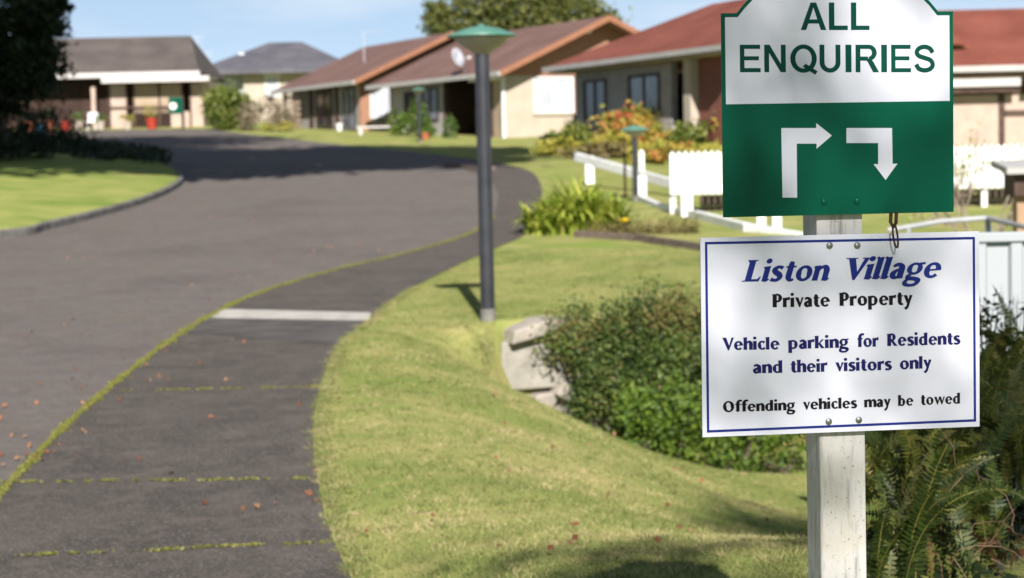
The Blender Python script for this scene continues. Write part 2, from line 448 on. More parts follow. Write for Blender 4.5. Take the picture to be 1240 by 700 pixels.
def crown(name, blobs, smin, smax, material, parent=None, aspect=0.5, zmin=None, extra=None, coarse=None):
    P, T = [], []
    if extra:
        n, c, r = extra
        P.append(np.array(c) + rng.uniform(-1, 1, (n, 3)) * np.array(r)); T.append(rng.uniform(.2, .8, n))
    for n, c, r in blobs:
        p, t = blob(n, c, r, clumps=coarse)
        P.append(p); T.append(t)
    P, T = np.concatenate(P), np.concatenate(T)
    if zmin is not None:
        k = P[:, 2] > zmin; P, T = P[k], T[k]
    return leaf_mesh(name, P, smin, smax, material, parent, aspect, tint=T)

def tree(name, loc, blobs, smin, smax, lm, label, trunk_r, trunk_h, cat='tree', group=None, lean=(0, 0), extra=None, coarse=None):
    reseed(label)
    root = empty(name, loc)
    tag(root, label, cat, group)
    mb = MB()
    top = Vector((lean[0], lean[1], trunk_h))
    mb.tube([(0, 0, -0.3), (lean[0] * 0.2, lean[1] * 0.2, trunk_h * 0.35), (lean[0] * 0.6, lean[1] * 0.6, trunk_h * 0.7), top],
            [trunk_r * 1.25, trunk_r, trunk_r * 0.85, trunk_r * 0.65], 10)
    for n, c, r in blobs:
        c = Vector(c)
        for k in range(2):
            e = c + Vector(rng.uniform(-0.5, 0.5, 3) * np.array(r))
            mid = top.lerp(e, 0.5) + Vector((0, 0, -0.05 * (e - top).length)) 
            mb.tube([top - Vector((0, 0, 0.3)), mid, e], [trunk_r * 0.5, trunk_r * 0.3, trunk_r * 0.1], 6)
    mb.build('trunk', M['bark'], root, smooth=True)
    crown('crown', blobs, smin, smax, lm, root, extra=extra, coarse=coarse)
    return root

def bush(name, loc, blobs, smin, smax, lm, label, cat='shrub', group=None, aspect=0.5, stems=True):
    reseed(label)
    root = empty(name, loc)
    tag(root, label, cat, group)
    if stems:
        mb = MB()
        for n, c, r in blobs:
            for k in range(4):
                e = np.array(c) + rng.uniform(-0.6, 0.6, 3) * np.array(r)
                mb.tube([(c[0] * 0.5 + rng.uniform(-.1, .1), c[1] * 0.5, -0.05), (e[0] * .7, e[1] * .7, e[2] * 0.5), e], [0.02, 0.014, 0.006], 5)
        mb.build('stem', M['bark'], root)
    crown('foliage', blobs, smin, smax, lm, root, aspect, zmin=0.02)
    return root

# ------------------------------------------------------------------ terrain
WALL_A, WALL_B = np.array([-0.12, 17.55]), np.array([7.0, 20.6])      # front line of the retaining wall
def wall_d(x):
    t = (x - WALL_A[0]) / (WALL_B[0] - WALL_A[0])
    return WALL_A[1] + t * (WALL_B[1] - WALL_A[1])

ctrl = [(-1.0, 7, 0), (-1.1, 9, 0), (-1.4, 11, 0), (-1.5, 13, 0), (-1.5, 15, 0), (-1.4, 18, 0), (-1.3, 21, 0), (-0.6, 7.3, 0.03), (-0.7, 10.5, 0.02),
        (-.7, 12.5, 0.0), (-.75, 15, 0), (-.8, 17, 0), (0.5, 6.0, .31), (0.3, 7.5, .11), (0, 9, .05), (.2, 11, -.14), (.2, 13.5, -.2), (-.1, 15.5, -.3), (0, 17, -.62),
        (.5, 17.4, -.95), (.75, 17.4, -1.12), (1.5, 16.5, -1.2), (2.1, 15.8, -1.15), (1.0, 14, -.75), (1.9, 12.3, -.85), (1.3, 9.4, -.4), (.9, 8.0, -.08), (.9, 10.5, -.4),
        (3.5, 17.5, -1.3), (6, 19, -1.3), (3.0, 13.0, -.95), (2.2, 9, -.3), (2.2, 7, .15), (2.0, 5.5, .3), (4, 8, .2), (5, 11, -.1), (.6, 3.5, .35), (-.5, 4, .1), (2, 2, .35), (8, 10, .2), (8, 16, -.8),
        (-1.2, 2, 0), (0, 1, .2)]
ctrl = np.array(ctrl, float)
def _phi(r2): return np.where(r2 > 1e-9, 0.5 * r2 * np.log(r2 + 1e-12), 0)
_n = len(ctrl)
_K = _phi(((ctrl[:, None, :2] - ctrl[None, :, :2]) ** 2).sum(-1)) + np.eye(_n) * 0.35
_P = np.c_[np.ones(_n), ctrl[:, :2]]
_w = np.linalg.solve(np.r_[np.c_[_K, _P], np.c_[_P.T, np.zeros((3, 3))]], np.r_[ctrl[:, 2], 0, 0, 0])

def sstep(a, b, x):
    t = np.clip((x - a) / (b - a), 0, 1)
    return t * t * (3 - 2 * t)

# edges of the footpath, read from left (moss) side and right (lawn) side
PATH_L = [on_ground(*q) for q in [(-230, 760), (-104, 690), (0, 600), (100, 500), (197, 421), (255, 384), (310, 357), (400, 329), (480, 310), (560, 287), (592, 268), (602, 248), (602, 232), (590, 217), (560, 205)]]
PATH_R = [on_ground(*q) for q in [(460, 760), (418, 690), (388, 600), (381, 500), (408, 421), (447, 386), (490, 354), (555, 321), (600, 301), (638, 283), (650, 262), (656, 240), (654, 222), (640, 207), (600, 197)]]
def spline(pts, n):
    pts = np.array(pts, float)
    t = np.linspace(0, len(pts) - 1, n)
    i = np.clip(t.astype(int), 0, len(pts) - 2); u = (t - i)[:, None]
    p0, p1, p2, p3 = pts[np.maximum(i - 1, 0)], pts[i], pts[i + 1], pts[np.minimum(i + 2, len(pts) - 1)]
    return 0.5 * (2 * p1 + (p2 - p0) * u + (2 * p0 - 5 * p1 + 4 * p2 - p3) * u ** 2 + (3 * p1 - p0 - 3 * p2 + p3) * u ** 3)
PL, PR = spline(PATH_L, 240), spline(PATH_R, 240)
ROAD_FAR = [on_ground(*q) for q in [(600, 197), (560, 191), (500, 184), (430, 177), (330, 166), (262, 158), (235, 156)]]
ROAD_FAR[-1][1] = max(ROAD_FAR[-1][1], ROAD_FAR[-2][1] + 1)
_e = np.array([[PR[i][0], PR[i][1]] for i in range(len(PR))] + [[p[0], p[1]] for p in spline(ROAD_FAR, 40)[1:]])
_e = _e[np.argsort(_e[:, 1])]
_e = np.r_[[[_e[0][0] - 0.2, -12]], _e, [[_e[-1][0] - 20, 99.0], [_e[-1][0] - 40, 99.5]]]
def paved_right(D): return np.interp(D, _e[:, 1], _e[:, 0])

def ground_z(x, D, lowered=True):
    x, D = np.asarray(x, float), np.asarray(D, float)
    z = rise(D)
    q = np.stack([x.ravel(), D.ravel()], 1)
    dv = np.zeros(len(q))
    near = (q[:, 0] > -4) & (q[:, 0] < 16) & (q[:, 1] > -6) & (q[:, 1] < 26)
    if near.any():
        Q = q[near]
        k = _phi(((Q[:, None, :] - ctrl[None, :, :2]) ** 2).sum(-1))
        v = k @ _w[:_n] + np.c_[np.ones(len(Q)), Q] @ _w[_n:]
        v *= sstep(-0.05, 0.5, Q[:, 0] - paved_right(Q[:, 1]))                     # nothing moves under the path
        dl = np.maximum(0, WALL_A[0] + .06 - Q[:, 0])
        v *= 1 - sstep(0.10 - np.minimum(dl * 5, .95), 0.22 - np.minimum(dl * 1.2, .15), Q[:, 1] - wall_d(Q[:, 0]))                      # behind the wall the lawn is level
        v *= 1 - sstep(8, 15, Q[:, 0])
        v = np.clip(v, -1.5, 0.5)
        dv[near] = v
    z = z + dv.reshape(z.shape)
    if lowered:
        ins = sstep(0.05, 0.4, paved_right(D) - x) * (D < 99) 
        z = z - 0.06 * ins
    return z

def axis(segs):
    a = []
    for s0, s1, st in segs: a += list(np.arange(s0, s1, st))
    return np.array(a + [segs[-1][1]])
gx = axis([(-400, -60, 40), (-60, -12, 3), (-12, -2, 0.5), (-2, 4, 0.1), (4, 9, 0.25), (9, 30, 1.43), (30, 400, 40)])
gy = axis([(-60, -4, 8), (-4, 5.5, 0.5), (5.5, 17, 0.14), (17, 21, 0.08), (21, 32, 0.25), (32, 100, 0.7), (100, 130, 5), (130, 900, 60)])
X, Y = np.meshgrid(gx, gy)
Z = ground_z(X, Y)
nz_ = rng.normal(size=Z.shape) * 0.004 * ((X > paved_right(Y) + .2) & (Y < 40) & (Y > 5))
Z = Z + nz_
V = np.stack([X, Y, Z], -1).reshape(-1, 3)
nx = len(gx)
idx = (np.arange(len(gy) - 1)[:, None] * nx + np.arange(nx - 1)[None, :]).ravel()
Fc = np.stack([idx, idx + 1, idx + nx + 1, idx + nx], 1)
tag(np_mesh('ground', V, Fc, M['grass_ground'], smooth=True), kind='structure')

# road: one sheet from far left to under the footpath
ry = axis([(-10, 24, 0.5), (24, 60, 0.6), (60, 99, 0.8)])
tt = np.linspace(0, 1, 60) ** 0.6
RX, RY = [], []
for D in ry:
    xr = float(np.interp(D, PL[:, 1], PL[:, 0])) + 0.12 if D < PL[-1][1] else float(paved_right(D))
    RX.append(-75 + (xr + 75) * tt); RY.append(np.full(60, D))
RX, RY = np.array(RX), np.array(RY)
RZ = rise(RY) + 0.004
V = np.stack([RX, RY, RZ], -1).reshape(-1, 3)
idx = (np.arange(len(ry) - 1)[:, None] * 60 + np.arange(59)[None, :]).ravel()
tag(np_mesh('road', V, np.stack([idx, idx + 1, idx + 61, idx + 60], 1), M['asphalt'], smooth=True), kind='structure')

# footpath ribbon
K = 12
s = np.linspace(0, 1, K)
PV = PL[:, None, :] * (1 - s)[None, :, None] + PR[:, None, :] * s[None, :, None]
PV[:, :, 2] = rise(PV[:, :, 1]) + 0.009
idx = (np.arange(len(PL) - 1)[:, None] * K + np.arange(K - 1)[None, :]).ravel()
tag(np_mesh('footpath', PV.reshape(-1, 3), np.stack([idx, idx + 1, idx + K + 1, idx + K], 1), M['path'], smooth=True), kind='structure')

# pale concrete band across the footpath
def band(a, b, c, d, name, mm, dz, n=14, ragged=0.0, kind='structure'):
    a, b, c, d = [on_ground(*q) for q in (a, b, c, d)]
    lo = [a + (b - a) * t for t in np.linspace(0, 1, n)]; hi = [d + (c - d) * t for t in np.linspace(0, 1, n)]
    v = np.array(lo + hi)
    v[:, 1] += rng.normal(0, ragged, len(v))
    v[:, 2] = rise(v[:, 1]) + dz
    f = [(i, i + 1, n + i + 1, n + i) for i in range(n - 1)]
    return tag(np_mesh(name, v.tolist(), f, mm), kind=kind)
band((253, 387), (447, 390), (449, 380), (268, 376), 'pavement_band', M['strip'], 0.013)
band((215, 404), (408, 418), (440, 392), (250, 388), 'pavement_patch', mat('worn_path', (0.062, 0.055, 0.05), (0.105, 0.094, 0.085), scale=3, rough=0.9, detail=8), 0.0115, ragged=0.01)

# moss along the joint between road and footpath and in the cross joints
mp_, mt = [], []
for i in range(len(PL) - 1):
    if PL[i][1] > 34: break
    seg = np.linalg.norm(PL[i + 1] - PL[i])
    wdt = 0.029 if PL[i][1] < 16 else 0.045
    n_ = int(seg * 900)
    u = rng.uniform(0, 1, n_)[:, None]
    p = PL[i] * (1 - u) + PL[i + 1] * u
    fade = np.sin(p[:, 1] * 5.1) * 0.3 + np.sin(p[:, 1] * 13) * 0.3 + 0.9
    p[:, 0] += rng.normal(0, 1, n_) * wdt * 0.5 * fade
    p[:, 1] += rng.normal(0, 0.02, n_)
    mp_.append(p)
for (a, b) in [((-90, 684), (391, 661)), ((-10, 588), (381, 583)), ((118, 477), (386, 471))]:
    a, b = on_ground(*a), on_ground(*b)
    n_ = 420
    cu = rng.uniform(0, 1, 34); u = np.clip(cu[rng.integers(0, 34, n_)] + rng.normal(0, .012, n_), 0, 1)[:, None]
    p = a * (1 - u) + b * u
    p[:, 1] += rng.normal(0, 0.006, n_) + 0.012 * np.sin(p[:, 0] * 9)
    mp_.append(p)
mp_ = np.concatenate(mp_)
mp_[:, 2] = rise(mp_[:, 1]) + 0.011 + rng.uniform(0, 0.007, len(mp_))
tag(leaf_mesh('moss', mp_, 0.01, 0.026, M['moss'], aspect=0.6, up=1.2), 'bright green moss grown along the path joints', 'moss', kind='stuff')

# ------------------------------------------------------------------ lawn island on the left with its kerb
isl = [on_ground(*q) for q in [(-700, 320), (-300, 312), (0, 289), (60, 277), (120, 262), (170, 247), (203, 233), (216, 223), (216, 216), (200, 205), (160, 192), (100, 178), (30, 168), (-200, 163), (-700, 163)]]
ring = spline(isl + [isl[0]], 180)[:-1]
cen = ring.mean(0)
rows = []
for sc_ in [1.0, 0.985, 0.93, 0.8, 0.6, 0.4, 0.2, 0.02]:
    q = cen + (ring - cen) * sc_
    q[:, 2] = rise(q[:, 1]) + (0.13 if sc_ == 1.0 else 0.13 + 0.75 * (1 - sc_ ** 2) ** 0.8 * 0.5)
    rows.append(q)
nr = len(ring)
low = ring.copy(); low[:, 2] = rise(low[:, 1]) - 0.1
rows = [low] + rows
V = np.concatenate(rows)
Fc = [(r_ * nr + i, r_ * nr + (i + 1) % nr, (r_ + 1) * nr + (i + 1) % nr, (r_ + 1) * nr + i) for r_ in range(len(rows) - 1) for i in range(nr)]
tag(np_mesh('lawn', V, np.array(Fc), M['lawn_left'], smooth=True), kind='structure')
def island_z(x, y):
    return float(rise(y)) + 0.13
out = ring + (ring - cen) / np.linalg.norm(ring - cen, axis=1)[:, None] * 0.16
kb = []
for q, dz in ((out, -0.02), (out, 0.12), (ring, 0.15), (ring - (ring - cen) * 0.002, 0.1)):
    q = q.copy(); q[:, 2] = rise(q[:, 1]) + dz; kb.append(q)
V = np.concatenate(kb)
Fc = [(r_ * nr + i, r_ * nr + (i + 1) % nr, (r_ + 1) * nr + (i + 1) % nr, (r_ + 1) * nr + i) for r_ in range(3) for i in range(nr)]
tag(np_mesh('kerb', V, np.array(Fc), M['kerb']), kind='structure')

reseed('undergrowth')
ug = []  # dark leaves added over the island to deepen the tree shade there
for k in range(9000):
    px, py = rng.uniform(-60, 216), rng.uniform(168, 209)
    if py < 172 + max(0, px - 20) * .12 or py > 206 + 4 * math.sin(px * .07) + px * .02: continue
    if px > 150 and rng.uniform() < (px - 150) / 66: continue
    q = on_ground(px, py); ug.append((q[0], q[1], q[2] + .3 + abs(rng.normal(0, .07))))
tag(leaf_mesh('undergrowth', np.array(ug), .14, .3, LM['dark_tree'], aspect=.5, up=.8, ), 'dark low undergrowth coloured to deepen the shade of the left tree', 'undergrowth', kind='stuff')

# ------------------------------------------------------------------ grass blades on the near lawn
def blades(n, x0, x1, y0, y1, hmin, hmax, wd):
    y = y0 + (y1 - y0) * rng.uniform(0, 1, n) ** 1.5
    x = rng.uniform(x0, x1, n)
    edge = paved_right(y) + 0.022 * np.sin(y * 9) + 0.018 * np.sin(y * 23) + 0.01 * np.sin(y * 61) - np.abs(rng.normal(0, .012, n))
    k = (x > edge) & ~((x > WALL_A[0] - .05) & (y > wall_d(x) - 0.12) & (y < wall_d(x) + 0.5))
    px_ = 620 + FPX * x / y
    k &= (px_ < 1085)
    x, y = x[k], y[k]
    z = ground_z(x, y, lowered=False)
    n = len(x)
    hh = rng.uniform(hmin, hmax, n)
    a = rng.uniform(0, 2 * np.pi, n)
    lean = rng.normal(0, 0.7, (n, 2)) * hh[:, None]
    wv = np.stack([np.cos(a), np.sin(a), np.zeros(n)], 1) * (wd * rng.uniform(.7, 1.4, n) * (0.6 + y / 20))[:, None]
    b = np.stack([x, y, z - 0.005], 1)
    tip = b + np.c_[lean, hh]
    v = np.stack([b - wv / 2, b + wv / 2, tip], 1).reshape(-1, 3)
    patch = 0.35 + 0.22 * np.sin(x * 2.3 + 1.7 * np.sin(y * 0.9)) + 0.2 * np.sin(y * 1.9 + x * 1.1) + 0.12 * np.sin(x * 7.1 - y * 4.3)
    r2_ = np.random.default_rng(3)
    for k in range(110):
        cy = 6 + 13 * r2_.uniform() ** 1.2; cx = float(paved_right(cy)) + r2_.uniform(0, 3.2); sx, sy = r2_.uniform(.06, .38), r2_.uniform(.05, .3)
        patch = patch + r2_.choice([-.5, 1.3, 1.3]) * r2_.uniform(.35, 1) * np.exp(-(((x - cx) / sx) ** 2 + ((y - cy) / sy) ** 2))
    straw = np.exp(-(((y - 11.2) / 1.2) ** 2 + ((x - 0.0) / 0.8) ** 2)) * 0.35
    tint = np.clip(patch * 0.6 + 0.08 + straw + rng.normal(0, 0.26, n), 0, 1)
    return np_mesh('grass', v, np.arange(3 * n).reshape(-1, 3), M['grass'], attr=np.repeat(tint, 3))
def tufts(cx, cy, per, hmin, hmax, spread, lean):
    n = len(cx) * per
    x = np.repeat(cx, per) + rng.normal(0, spread, n); y = np.repeat(cy, per) + rng.normal(0, spread, n)
    z = ground_z(x, y, lowered=False)
    hh = np.repeat(rng.uniform(hmin, hmax, len(cx)), per) * rng.uniform(.5, 1.2, n)
    a = rng.uniform(0, 2 * np.pi, n); ln = rng.normal(0, .8, (n, 2)) * hh[:, None]; ln[:, 0] -= lean * hh
    wv = np.stack([np.cos(a), np.sin(a), np.zeros(n)], 1) * (.006 * (.6 + y / 20))[:, None]
    b = np.stack([x, y, z - .004], 1)
    v = np.stack([b - wv / 2, b + wv / 2, b + np.c_[ln, hh]], 1).reshape(-1, 3)
    t = np.clip(np.repeat(rng.choice([.02, .1, .3, .55, .95], len(cx)), per) + rng.normal(0, .12, n), 0, 1)
    return np_mesh('grass_tufts', v, np.arange(3 * n).reshape(-1, 3), M['grass'], attr=np.repeat(t, 3))
reseed('tufts')
ty = 5.8 + 13 * rng.uniform(0, 1, 3600) ** 1.5; tx = paved_right(ty) + .05 + rng.uniform(0, 3.4, 3600)
ey = 5.8 + 16 * rng.uniform(0, 1, 2600) ** 1.4; ex_ = paved_right(ey) + .03 * np.sin(ey * 5.3) * np.sin(ey * 17) + rng.normal(.05, .022, 2600)
wy = np.array([17.2] * 160) + rng.uniform(-.25, .1, 160); wx = rng.uniform(-.35, .45, 160)
tk = ~((tx > WALL_A[0] - .05) & (ty > wall_d(tx) - .1) & (ty < wall_d(tx) + .5))
tag(tufts(np.r_[tx[tk], ex_, wx], np.r_[ty[tk], ey, wy], 14, .012, .033, .02, .12), 'longer darker and straw coloured tufts in the lawn', 'grass tufts', kind='stuff')
tag(blades(470000, -1.7, 4.4, 5.6, 27, 0.008, 0.024, 0.0055), 'short sunlit lawn grass beside the footpath', 'grass', kind='stuff')

# fallen leaves
lp = []
def litter(n, q0, q1, spread):
    for k in range(n):
        u = random.random()
        p = on_ground(q0[0] + (q1[0] - q0[0]) * u + random.gauss(0, spread), q0[1] + (q1[1] - q0[1]) * u + random.gauss(0, spread * .35))
        p[2] = float(ground_z(np.array([p[0]]), np.array([p[1]]), False)[0]) + 0.022
        lp.append(p)
litter(46, (20, 570), (190, 400), 34)
litter(26, (30, 400), (330, 330), 50)
litter(12, (150, 600), (330, 430), 60)
litter(8, (300, 560), (360, 640), 40)
LPs = np.array(lp)
l2 = []
for k in range(60):
    D = 6.4 + 9 * random.random() ** 1.3
    x = paved_right(D) + 0.1 + random.random() * 2.6
    l2.append((x, D, float(ground_z(np.array([x]), np.array([D]), False)[0]) + 0.035))
far_l = []
for k in range(60):
    q = on_ground(random.uniform(60, 560), random.uniform(232, 330))
    far_l.append((q[0], q[1], q[2] + 0.02))
tag(leaf_mesh('leaves', np.concatenate([LPs, np.array(l2), np.array(far_l)]), 0.022, 0.052, M['leaf_litter'], aspect=0.7, up=1.0), 'fallen rust coloured leaves scattered over road, path and lawn', 'fallen leaves', kind='stuff')

# ------------------------------------------------------------------ lettering (drawn stroke by stroke)
BOLD = 1.36
def strip(pts, smooth=True, n=7):
    pts = np.array(pts, float)
    q = spline(pts, (len(pts) - 1) * n + 1) if smooth and len(pts) > 2 else pts
    c, wd = q[:, :2], q[:, 2]
    wd = wd * BOLD + .02 * (BOLD > 1)
    t = np.gradient(c, axis=0); t /= np.linalg.norm(t, axis=1)[:, None] + 1e-9
    nn = np.stack([-t[:, 1], t[:, 0]], 1)
    a, b = c + nn * wd[:, None] / 2, c - nn * wd[:, None] / 2
    k = len(c)
    return np.concatenate([a, b]), [(i, i + 1, k + i + 1, k + i) for i in range(k - 1)]
def arc(cx, cy, rx, ry, ts, tv, a0=0, a1=360, tilt=0, n=30):
    a = np.radians(np.linspace(a0, a1, n))
    b = a - np.radians(tilt)
    o = np.stack([cx + rx * np.cos(a), cy + ry * np.sin(a)], 1)
    th = (ts * np.cos(b) ** 2 + tv * np.sin(b) ** 2) * BOLD
    i = np.stack([cx + (rx - th) * np.cos(a), cy + (ry - th) * np.sin(a)], 1)
    return np.concatenate([o, i]), [(k, k + 1, n + k + 1, n + k) for k in range(n - 1)]
def poly(*p): return np.array(p, float), [tuple(range(len(p)))]
def dot(cx, cy, r_): 
    a = np.linspace(0, 2 * np.pi, 17)[:-1]
    return np.stack([cx + r_ * np.cos(a), cy + r_ * np.sin(a)], 1), [tuple(range(16))]
def stem(x, y0, y1, wd=.27, fl=.03):
    h = wd * BOLD / 2
    return poly((x - h - fl * .4, y0), (x + h + fl * .4, y0), (x + h, y0 + .14), (x + h, y1 - .16), (x + h + fl * .3, y1), (x - h - fl * 1.6, y1 - .05), (x - h, y1 - .2), (x - h, y0 + .14))
ARCH = lambda x: strip([(x, .66, .06), (x + .14, .86, .14), (x + .33, .89, .22), (x + .45, .70, .28), (x + .46, .4, .265), (x + .46, .12, .265), (x + .46, 0, .29)])
VSTK = [poly((-.02, 1), (.3, 1), (.5, .36), (.46, -.03), (.36, -.03)), poly((.60, 1), (.80, 1), (.46, -.03), (.38, .1))]
def glyph(ch):
    if ch == 'a': return [strip([(.10, .76, .10), (.2, .87, .17), (.38, .91, .18), (.55, .74, .26), (.57, .45, .27), (.57, .15, .27), (.58, 0, .29)]), strip([(.55, .60, .10), (.32, .52, .15), (.16, .32, .25), (.22, .1, .2), (.4, .07, .14), (.55, .2, .1)])], .83
    if ch == 'b': return [stem(.16, 0.02, 1.43), arc(.44, .49, .44, .52, .27, .15, -128, 140)], .98
    if ch == 'c': return [arc(.46, .49, .46, .52, .28, .15, 48, 318, 8)], .80
    if ch == 'd': return [stem(.72, 0, 1.43), arc(.44, .49, .44, .52, .27, .15, 40, 308)], .99
    if ch == 'e': return [arc(.46, .49, .46, .52, .27, .15, 0, 318, 6), poly((.2, .44), (.91, .49), (.92, .6), (.2, .56))], .95
    if ch == 'f': return [strip([(.74, 1.36, .2), (.60, 1.44, .17), (.40, 1.34, .22), (.31, 1.1, .27), (.31, .6, .27), (.31, .1, .27), (.31, 0, .3)]), poly((.02, .85), (.64, .87), (.64, 1.0), (.02, .98))], .66
    if ch == 'g': return [arc(.42, .62, .42, .40, .24, .13), strip([(.3, .25, .12), (.14, .12, .16), (.22, 0, .2), (.55, -.04, .2), (.78, -.16, .22), (.66, -.4, .16), (.38, -.46, .14), (.12, -.38, .18), (.08, -.22, .17), (.22, -.05, .12)]), poly((.62, .84), (.92, .9), (.92, 1.04), (.6, 1.0))], .93
    if ch == 'h': return [stem(.16, 0, 1.43), ARCH(.26)], .92
    if ch == 'i': return [stem(.17, 0, 1.0), dot(.16, 1.32, .17)], .42
    if ch == 'k': return [stem(.16, 0, 1.43), poly((.27, .48), (.64, 1.0), (.86, 1.0), (.42, .46)), poly((.3, .5), (.46, .64), (.94, 0), (.58, 0))], .95
    if ch == 'l': return [stem(.17, 0, 1.43)], .42
    if ch == 'm': return [stem(.16, 0, 1.0), ARCH(.26), ARCH(.82)], 1.47
    if ch == 'n': return [stem(.16, 0, 1.0), ARCH(.26)], .92
    if ch == 'o': return [arc(.47, .49, .47, .52, .27, .15, 0, 360, 8)], 1.0
    if ch == 'p': return [stem(.16, -.45, 1.0), arc(.44, .49, .46, .52, .27, .15, -132, 136)], 1.0
    if ch == 'r': return [stem(.16, 0, 1.0), strip([(.26, .62, .06), (.36, .82, .15), (.5, .88, .22), (.64, .87, .27)])], .68
    if ch == 's': return [strip([(.62, .84, .18), (.46, .92, .15), (.28, .9, .17), (.16, .74, .24), (.28, .57, .25), (.48, .44, .25), (.56, .26, .24), (.44, .09, .17), (.26, .07, .15), (.06, .14, .19)])], .74
    if ch == 't': return [strip([(.30, 1.28, .16), (.29, 1.1, .25), (.29, .7, .27), (.29, .3, .27), (.38, .1, .2), (.52, .07, .14), (.62, .12, .1)]), poly((.02, .86), (.60, .87), (.60, 1.0), (.02, .97))], .66
    if ch == 'v': return VSTK, .80
    if ch == 'w': return [(p + np.array([dx, 0]), f) for dx in (0, .56) for p, f in VSTK], 1.36
    if ch == 'y': return [VSTK[0], strip([(.70, 1.0, .2), (.52, .42, .16), (.40, .0, .17), (.28, -.3, .18), (.08, -.42, .2)], True)], .82
    if ch == 'L': return [stem(.22, 0, 1.4, .3, .06), poly((.1, 0), (.86, 0), (.92, .34), (.84, .3), (.74, .16), (.1, .15))], .98
    if ch == 'O': return [arc(.62, .69, .62, .74, .3, .16, 0, 360, 10)], 1.3
    if ch == 'P': return [stem(.18, 0, 1.4, .3), arc(.42, .96, .46, .46, .29, .16, -112, 112)], .94
    if ch == 'R': return [stem(.18, 0, 1.4, .3), arc(.42, .98, .44, .44, .28, .16, -112, 112), poly((.3, .62), (.56, .66), (1.06, 0), (.70, 0))], 1.04
    if ch == 'V': return [poly((-.04, 1.4), (.34, 1.4), (.66, .42), (.62, -.04), (.5, -.04)), poly((.86, 1.4), (1.12, 1.4), (.62, -.04), (.53, .1))], 1.08
    return [], .5
ITAL = {'i', 'l', 'n', 't', 'a'}
def word(text, italic=False):
    global BOLD
    BOLD = 1.2 if italic else 1.32
    P, x = [], 0.0
    for ch in text:
        g, adv = glyph(ch)
        if italic and ch in 'iln':
            e = {'i': .17, 'l': .17, 'n': .72}[ch]
            g = g + [strip([(e - .05, .1, .16), (e + .08, .06, .12), (e + .24, .16, .05)])]
            if ch != 'n' or True:
                top = {'i': 1.0, 'l': 1.5, 'n': 1.0}[ch]
                g = g + [poly((-.10, top - .14), (.06, top - .02), (.1, top - .2))]
        if italic and ch in 'LV':
            g = g + ([poly((-.12, 0), (.5, 0), (.5, .07), (-.12, .07)), poly((-.08, 1.33), (.52, 1.33), (.52, 1.4), (-.08, 1.4))] if ch == 'L' else
                     [poly((-.16, 1.33), (.48, 1.33), (.48, 1.4), (-.16, 1.4)), poly((.72, 1.33), (1.24, 1.33), (1.24, 1.4), (.72, 1.4))])
        for p, f in g:
            p = p.copy(); 
            p[:, 0] += x; P.append((p, f))
        x += adv + (.03 if italic else .03)
    if italic:
        for p, f in P: p[:, 0] += .26 * p[:, 1]
    return P

class Panel:
    """a sign plate: root at the middle of its lower edge, x right, z up, -y towards the reader"""
    def __init__(s, name, label, cat, cx, cz, W, H, th, ph, D=3.5):
        s.W, s.H = W, H
        s.root = empty(name, (0, 0, 0))
        Rm = Matrix.Rotation(th, 4, 'Z') @ Matrix.Rotation(-ph, 4, 'Y')
        base = Vector((cx, D, cz)) - (Rm @ Vector((0, 0, 1))) * H / 2
        s.root.rotation_euler = Rm.to_euler(); s.root.location = base
        tag(s.root, label, cat)
        s.Mw = Matrix.Translation(base) @ Rm
        s.inv = s.Mw.inverted()
    def uv(s, px, py):
        d = Vector(FW + RT * (px - 620) / FPX + UP * (350 - py) / FPX)
        o = s.inv @ Vector(CAM); dd = s.inv.to_3x3() @ d
        p = o - dd * (o.y / dd.y)
        return np.array([p.x, p.z])
    def write(s, name, words, material, xh, y0, italic=False):
        V_, F_ = [], []
        k = 0
        for text, a, b, base_a, base_b in words:
            P = word(text, italic)
            A, B = s.uv(a, base_a), s.uv(b, base_b)
            allx = np.concatenate([p[:, 0] for p, f in P]); lo, hi = allx.min(), allx.max()
            top = s.uv((a + b) / 2, (base_a + base_b) / 2 - xh); mid = (A + B) / 2
            hgt = top[1] - mid[1]
            for p, f in P:
                t = (p[:, 0] - lo) / (hi - lo)
                u = A[0] + (B[0] - A[0]) * t; v = A[1] + (B[1] - A[1]) * t + p[:, 1] * hgt
                n0 = len(V_)
                yy = y0 - (k % 40) * 0.000012; k += 1
                V_ += [(float(x), yy, float(z)) for x, z in zip(u, v)]
                F_ += [tuple(n0 + i for i in q) for q in f]
        return np_mesh(name, V_, F_, material, s.root)
    def flat(s, name, polys, material, y0, t=0.0005):
        mb = MB()
        for pl in polys: mb.prism(pl, y0, y0 + t)
        return mb.build(name, material, s.root)
    def bolt(s, name, px, py, r_, mm):
        u, v = s.uv(px, py)
        mb = MB()
        a = [(r_ * 1.0, 0), (r_ * 1.0, .0012), (r_ * .78, .0026), (r_ * .3, .0034)]
        n = 20
        vs, fs = [], []
        for rr, h in a:
            for k in range(n):
                t = 2 * math.pi * k / n
                vs.append((u + rr * math.cos(t), -.0001 - h, v + rr * math.sin(t)))
        for i in range(len(a) - 1):
            for k in range(n):
                fs.append((i * n + k, i * n + (k + 1) % n, i * n + n + (k + 1) % n, i * n + n + k))
        fs.append(tuple(range(3 * n, 4 * n)))
        mb.add(vs, fs)
        o = mb.build(name, mm, s.root, smooth=True)
        return o

TH = R(8)
